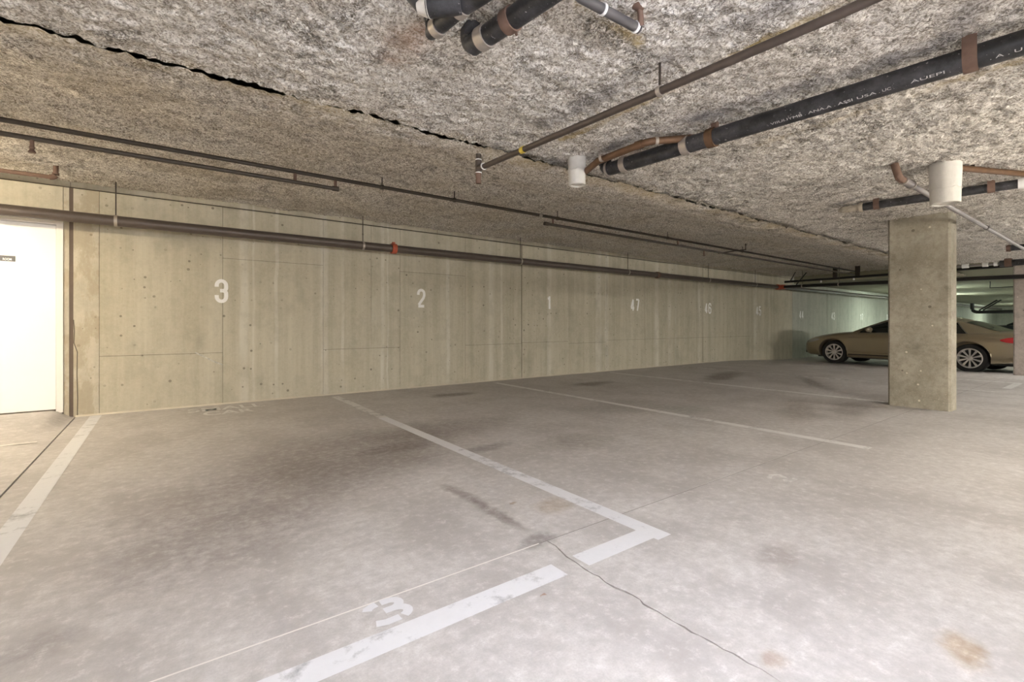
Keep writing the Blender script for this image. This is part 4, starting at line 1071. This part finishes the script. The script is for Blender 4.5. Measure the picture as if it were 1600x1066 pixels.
# cabin: stations x -> (rail half width, rail z, roof centre z, base half width)
CAB = [(2.36, .80, .90, .925, .80), (2.1, .735, 1.015, 1.05, .815), (1.8, .68, 1.135, 1.18, .825), (1.5, .625, 1.245, 1.295, .83), (1.25, .60, 1.30, 1.35, .83), (.9, .595, 1.30, 1.345, .83), (.5, .59, 1.235, 1.29, .83),
       (.15, .60, 1.13, 1.185, .82), (-.1, .63, 1.045, 1.085, .81), (-.3, .665, .965, .985, .80), (-.47, .70, .92, .935, .78)]
def cabx(x): return [interp([(c[0], c[k]) for c in CAB], x) for k in range(1, 5)]
def cabin(bm):
    rows = []
    for x, ry, rz, cz, by in CAB:
        pr = [(by, .86), ((by + ry) / 2 + .02, (.86 + rz) / 2), (ry + .012, rz - .02), (ry - .02, rz + .012), (ry * .6, rz + (cz - rz) * .72), (0, cz)]
        h = [bm.verts.new((x, y, z)) for y, z in pr]; o = [bm.verts.new((x, -y, z)) for y, z in pr[:-1]]
        rows.append(h + o[::-1])
    n = len(rows[0])
    for i in range(len(rows) - 1):
        for j in range(n - 1): bm.faces.new((rows[i][j], rows[i][j + 1], rows[i + 1][j + 1], rows[i + 1][j]))
    bmesh.ops.recalc_face_normals(bm, faces=bm.faces)
def side_pt(x, v, s, off=0.006):
    """point on the cabin side: v = 0 belt .. 1 rail"""
    ry, rz, cz, by = cabx(x)
    P = [(by, .86), ((by + ry) / 2 + .02, (.86 + rz) / 2), (ry + .012, rz - .02)]
    if v < .5: u = v / .5; y, z = P[0][0] + (P[1][0] - P[0][0]) * u, P[0][1] + (P[1][1] - P[0][1]) * u
    else: u = (v - .5) / .5; y, z = P[1][0] + (P[2][0] - P[1][0]) * u, P[1][1] + (P[2][1] - P[1][1]) * u
    return Vector((x, s * (y + off), z + off * 0.5))
def side_pane(bm, x0, x1, s, n=10, v0=.06, v1=.93):
    rows = []
    for i in range(n + 1):
        x = x0 + (x1 - x0) * i / n
        # side-window outline: pinched by the raked pillars at both ends
        hi = min(v1, max(v0 + 0.02, min((2.24 - x) / .12 if x > 2.0 else 9, (x - .02) / .22 * .93 if x < .25 else 9)))
        rows.append([bm.verts.new(side_pt(x, v0 + (hi - v0) * k / 3, s)) for k in range(4)])
    for i in range(n):
        for k in range(3): bm.faces.new((rows[i][k], rows[i][k + 1], rows[i + 1][k + 1], rows[i + 1][k]))
def top_pane(bm, x0, x1, wf=.90, n=7):
    rows = []
    for i in range(n + 1):
        x = x0 + (x1 - x0) * i / n; ry, rz, cz, by = cabx(x); r_ = []
        for f in (-1, -.6, -.3, 0, .3, .6, 1):
            a = abs(f) * wf; y = ry * f * wf
            z = cz + (rz + (cz - rz) * .72 - cz) * min(1, a / .6) if a <= .6 else rz + (cz - rz) * .72 + (rz + .012 - rz - (cz - rz) * .72) * (a - .6) / .4
            r_.append(bm.verts.new((x, y, z + .010)))
        rows.append(r_)
    for i in range(n):
        for k in range(6): bm.faces.new((rows[i][k], rows[i][k + 1], rows[i + 1][k + 1], rows[i + 1][k]))
def hull_y(x, z):
    w_, s, tp, b0 = (interp(T, x) for T in (HW, SH, TOP, BOT))
    P = [(b0 + .10, w_ * .985), (.42, w_), ((s + .5) / 2, w_ * .998), (s - .06, w_ * .975), (s - .018, w_ * .955), (s + .004, w_ * .925)]
    return interp(P, z)
def flank_strip(bm, pts, wd, s, off=0.004):
    """narrow strip lying on the body side along (x, z) points"""
    rows = []
    for x, z0, z1 in pts:
        rows.append((bm.verts.new((x, s * (hull_y(x, z0) + off), z0)), bm.verts.new((x, s * (hull_y(x, z1) + off), z1))))
    for a, b in zip(rows, rows[1:]): bm.faces.new((a[0], a[1], b[1], b[0]))
def make_car(label, paint, loc, rz, group=None):
    t = thing('sedan_car', label, 'car', (0, 0, 0))
    if group: t['group'] = group
    WR = 0.325
    bm = BM(); hull(bm); body = finish('body', bm, M[paint], t, 28, center=False)
    cuts = []
    for x in (0.0, WB):
        for s in (1, -1):
            bm = BM(); lathe(bm, [(0.375, 0.0), (0.375, 0.5)], (x, s * 0.56 if s > 0 else -1.06, 0.335), 'y', 36); cuts.append(finish('cut', bm, M['black_trim'], None, None, center=False))
    for c in cuts:
        md = body.modifiers.new('b', 'BOOLEAN'); md.object = c; md.operation = 'DIFFERENCE'; md.solver = 'EXACT'
    dg = bpy.context.evaluated_depsgraph_get(); dg.update()
    me = bpy.data.meshes.new_from_object(body.evaluated_get(dg)); body.modifiers.clear(); body.data = me
    me.polygons.foreach_set('use_smooth', [True] * len(me.polygons)); me.set_sharp_from_angle(angle=math.radians(28))
    for c in cuts: bpy.data.objects.remove(c)
    def P(name, mat, fn, parent=None, smooth=35, label=None):
        bm = BM(); fn(bm); o = finish(name, bm, M[mat], parent or t, smooth, center=(parent is None))
        if label: o['label'] = label
        return o
    P('cabin', paint, cabin)
    P('windscreen', 'glass', lambda bm: top_pane(bm, 2.30, 1.42))
    P('rear_window', 'glass', lambda bm: top_pane(bm, .12, -.42))
    for s in (1, -1):
        P('side_window', 'glass', lambda bm: side_pane(bm, 1.06, 2.20, s)); P('side_window', 'glass', lambda bm: side_pane(bm, .06, .98, s))
        def trim(bm):
            pts = [side_pt(x, .045, s, .009) for x in (.03, .5, 1, 1.5, 2.0, 2.24)] + [side_pt(2.10, .93, s, .009)]
            tube(bm, pts[:6], 0.011, 6); tube(bm, [side_pt(x, .97, s, .009) for x in (2.1, 1.8, 1.5, 1.25, .9, .5, .25)] + [side_pt(.14, .5, s, .009), side_pt(.03, .05, s, .009)], 0.011, 6)
        P('window_trim', 'chrome', trim)
        for x in (2.02, 1.02, 0.42):
            P('door_gap', 'black_trim', lambda bm: flank_strip(bm, [(x - .004, .27, .845), (x + .004, .27, .845)] if x > .5 else [(x - .004, .45, .845), (x + .004, .45, .845)], .008, s))
        P('sill', 'black_trim', lambda bm: flank_strip(bm, [(x, .275, .30) for x in (.40, .8, 1.4, 2.0, 2.45)], .02, s))
        P('sill_crease', paint, lambda bm: tube(bm, [(x, s * (hull_y(x, .36) + .002), .36) for x in (.42, .8, 1.4, 2.0, 2.43)], 0.012, 6))
        P('shoulder_crease', paint, lambda bm: tube(bm, [(x, s * (hull_y(x, interp(SH, x) - .10) - .003), interp(SH, x) - .10) for x in (-.75, -.4, 0, .6, 1.2, 1.8, 2.4, 2.9, 3.2)], 0.009, 6))
        for x in (1.2, .22): P('door_handle', paint, lambda bm: tube(bm, [(x, s * (hull_y(x, .72) - .005), .72), (x + .03, s * (hull_y(x, .72) + .028), .722), (x + .15, s * (hull_y(x, .72) + .028), .722), (x + .18, s * (hull_y(x, .72) - .005), .72)], 0.012, 8))
        def mirror(bm):
            lathe(bm, [(.02, -.10), (.06, -.08), (.068, 0.0), (.055, .07), (.02, .095)], (1.93, 0, 0), 'y', 14)
            for v in bm.verts: v.co = Vector((1.93 + (v.co.x - 1.93) * 1.0, s * .97 + v.co.y, .965 + v.co.z))
            tube(bm, [(1.95, s * .80, .90), (1.94, s * .92, .935)], 0.022, 8)
        P('wing_mirror', paint, mirror)
        def arch(bm, x): tube(bm, [(x + .385 * math.cos(a), s * (hull_y(x + .385 * math.cos(a), .335 + .385 * math.sin(a)) + .001), .335 + .385 * math.sin(a)) for a in [math.radians(8 + 164 * i / 18) for i in range(19)]], 0.014, 6)
        for x in (0.0, WB): P('arch_lip', paint, lambda bm: arch(bm, x))
        # head and tail lamps wrap round the corners
        def lampstrip(bm, xs_, zlo, zhi):
            rows = [(bm.verts.new((x, s * (hull_y(x, a) + .006), a)), bm.verts.new((x, s * (hull_y(x, b) + .006), b))) for x, a, b in zip(xs_, zlo, zhi)]
            for a, b in zip(rows, rows[1:]): bm.faces.new((a[0], a[1], b[1], b[0]))
        P('headlight', 'lens', lambda bm: lampstrip(bm, [3.22, 3.35, 3.48, 3.58, 3.66, 3.72], [.66, .615, .585, .56, .545, .53], [.69, .695, .67, .64, .615, .59]))
        def tl(bm):
            lampstrip(bm, [-.52, -.62, -.72, -.82, -.90, -.945, -.965], [.735, .70, .69, .685, .685, .685, .685], [.765, .80, .815, .82, .82, .80, .79])
            a = [bm.verts.new(q) for q in ((-.978, s * .62, .69), (-.978, s * .62, .79), (-.982, s * .34, .79), (-.982, s * .40, .69))]; bm.faces.new(a)
        P('tail_light', 'tail', tl, label='red tail light')
        for x in (0.0, WB):
            # wheel: tyre with rim, hub and ten spokes
            y0 = s * .79
            wl = P('wheel', 'tire', lambda bm: lathe(bm, [(WR - .10, -.10), (WR - .02, -.105), (WR - .004, -.085), (WR, -.05), (WR, .05), (WR - .004, .085), (WR - .02, .105), (WR - .10, .10)], (x, y0 - s * .1, WR), 'y', 40, True))
            o0 = Vector((x, y0 - s * .1, WR))
            def sub(name, mat, fn):
                bm = BM(); fn(bm); bmesh.ops.translate(bm, verts=bm.verts, vec=(0, 0, 0)); return finish(name, bm, M[mat], wl, 40)
            sub('rim', 'alloy', lambda bm: lathe(bm, [(WR - .098, s * .105), (WR - .118, s * .108), (WR - .13, s * .085), (WR - .125, s * .0), (WR - .098, s * .0)], o0, 'y', 40, True))
            sub('brake_disc', 'black_trim', lambda bm: lathe(bm, [(.02, s * .02), (WR - .125, s * .02), (WR - .125, s * .01), (.02, s * .01)], o0, 'y', 30, True))
            sub('hub', 'alloy', lambda bm: lathe(bm, [(.048, s * .06), (.048, s * .09), (.03, s * .096)], o0, 'y', 20))
            for k in range(10):
                a = 2 * PI * k / 10 + PI / 2
                def spoke(bm):
                    e, n_ = Vector((math.cos(a), 0, math.sin(a))), Vector((-math.sin(a), 0, math.cos(a)))
                    r0, r1 = .035, WR - .112; vs = []
                    for rr_, hw, yy in ((r0, .013, .085), (r1 * .6, .017, .095), (r1, .026, .100)):
                        vs.append([bm.verts.new(o0 + e * rr_ + n_ * q + Vector((0, s * (yy - dpt), 0))) for q, dpt in ((-hw, 0), (hw, 0), (hw * .8, .03), (-hw * .8, .03))])
                    for i in range(2):
                        for j in range(4): bm.faces.new((vs[i][j], vs[i][(j + 1) % 4], vs[i + 1][(j + 1) % 4], vs[i + 1][j]))
                    bm.faces.new(vs[0]); bm.faces.new(vs[-1]); bmesh.ops.recalc_face_normals(bm, faces=bm.faces)
                sub('spoke', 'alloy', spoke)
    P('front_grille', 'black_trim', lambda bm: box(bm, 3.70, 3.784, -.30, .30, .36, .54))
    P('lower_intake', 'black_trim', lambda bm: (box(bm, 3.60, 3.73, .36, .56, .27, .38), box(bm, 3.60, 3.73, -.56, -.36, .27, .38)))
    P('rear_diffuser', 'black_trim', lambda bm: box(bm, -.965, -.80, -.55, .55, .27, .36))
    P('number_plate', 'frame', lambda bm: box(bm, -.985, -.968, -.26, .26, .56, .68))
    P('underbody', 'black_trim', lambda bm: box(bm, -.7, 3.4, -.55, .55, .17, .22))
    t.location = loc; t.rotation_euler = (0, 0, rz)
    return t
fw, rw = onz(1303, 565.5, -0.05), onz(1515, 579, -0.05)
hd = (fw - rw).normalized(); rt = Vector((hd.y, -hd.x, 0)); org = rw + rt * 0.79
car_ang = math.atan2(hd.y, hd.x)
make_car('beige metallic sedan parked nose to the wall behind the concrete pillar', 'body', (org.x, org.y, floor_z(org.x)), car_ang)
dk = make_car('black car far behind the beige sedan, only its dark bonnet showing', 'body_dark', (40.2, 2.55, floor_z(40)), PI / 2)
dk.scale = (1.05, 1.05, 1.2)

# ---------------------------------------------------------------- fluorescent fixtures
def lamp(x, y, z, watt, col, label):
    t = thing('strip_light', label, 'ceiling light', (x, y, z), 'fluorescent strip lights')
    top = LOWZ + 0.03 if z < 2.0 else (FARZ - 0.01 if z < 2.25 else HIGHZ + 0.02)
    bm = BM(); box(bm, x - 0.62, x + 0.62, y - 0.055, y + 0.055, z + 0.012, z + 0.06)
    bmesh.ops.bevel(bm, geom=bm.edges[:], offset=0.008, segments=2, affect='EDGES'); finish('housing', bm, M['fixture'], t, 40)
    for s in (-0.45, 0.45):
        bm = BM(); tube(bm, [(x + s, y, z + 0.055), (x + s, y, top + 0.02)], 0.006, 8); finish('hanger_rod', bm, M['zinc'], t)
    m, nt, b = new_mat('fluorescent_tube_glow'); b.inputs['Base Color'].default_value = (0.9, 0.9, 0.9, 1)
    b.inputs['Emission Color'].default_value = (*col, 1); b.inputs['Emission Strength'].default_value = watt * 2.4
    for s in (-0.03, 0.03):
        bm = BM(); tube(bm, [(x - 0.59, y + s, z - 0.012), (x + 0.59, y + s, z - 0.012)], 0.014, 10); finish('tube', bm, m, t, 40)
    for s in (-0.605, 0.605):
        bm = BM(); box(bm, x + s - 0.012, x + s + 0.012, y - 0.05, y + 0.05, z - 0.03, z + 0.014); finish('end_socket', bm, M['fixture'], t)
    ld = bpy.data.lights.new('tube_light', 'AREA'); ld.shape = 'RECTANGLE'; ld.size = 1.18; ld.size_y = 0.09; ld.energy = watt * 0.08; ld.color = col
    lo_ = bpy.data.objects.new('tube_light', ld); link(lo_, t); lo_.location = (0, 0, -0.032)
for a in LAMPS: lamp(*a)
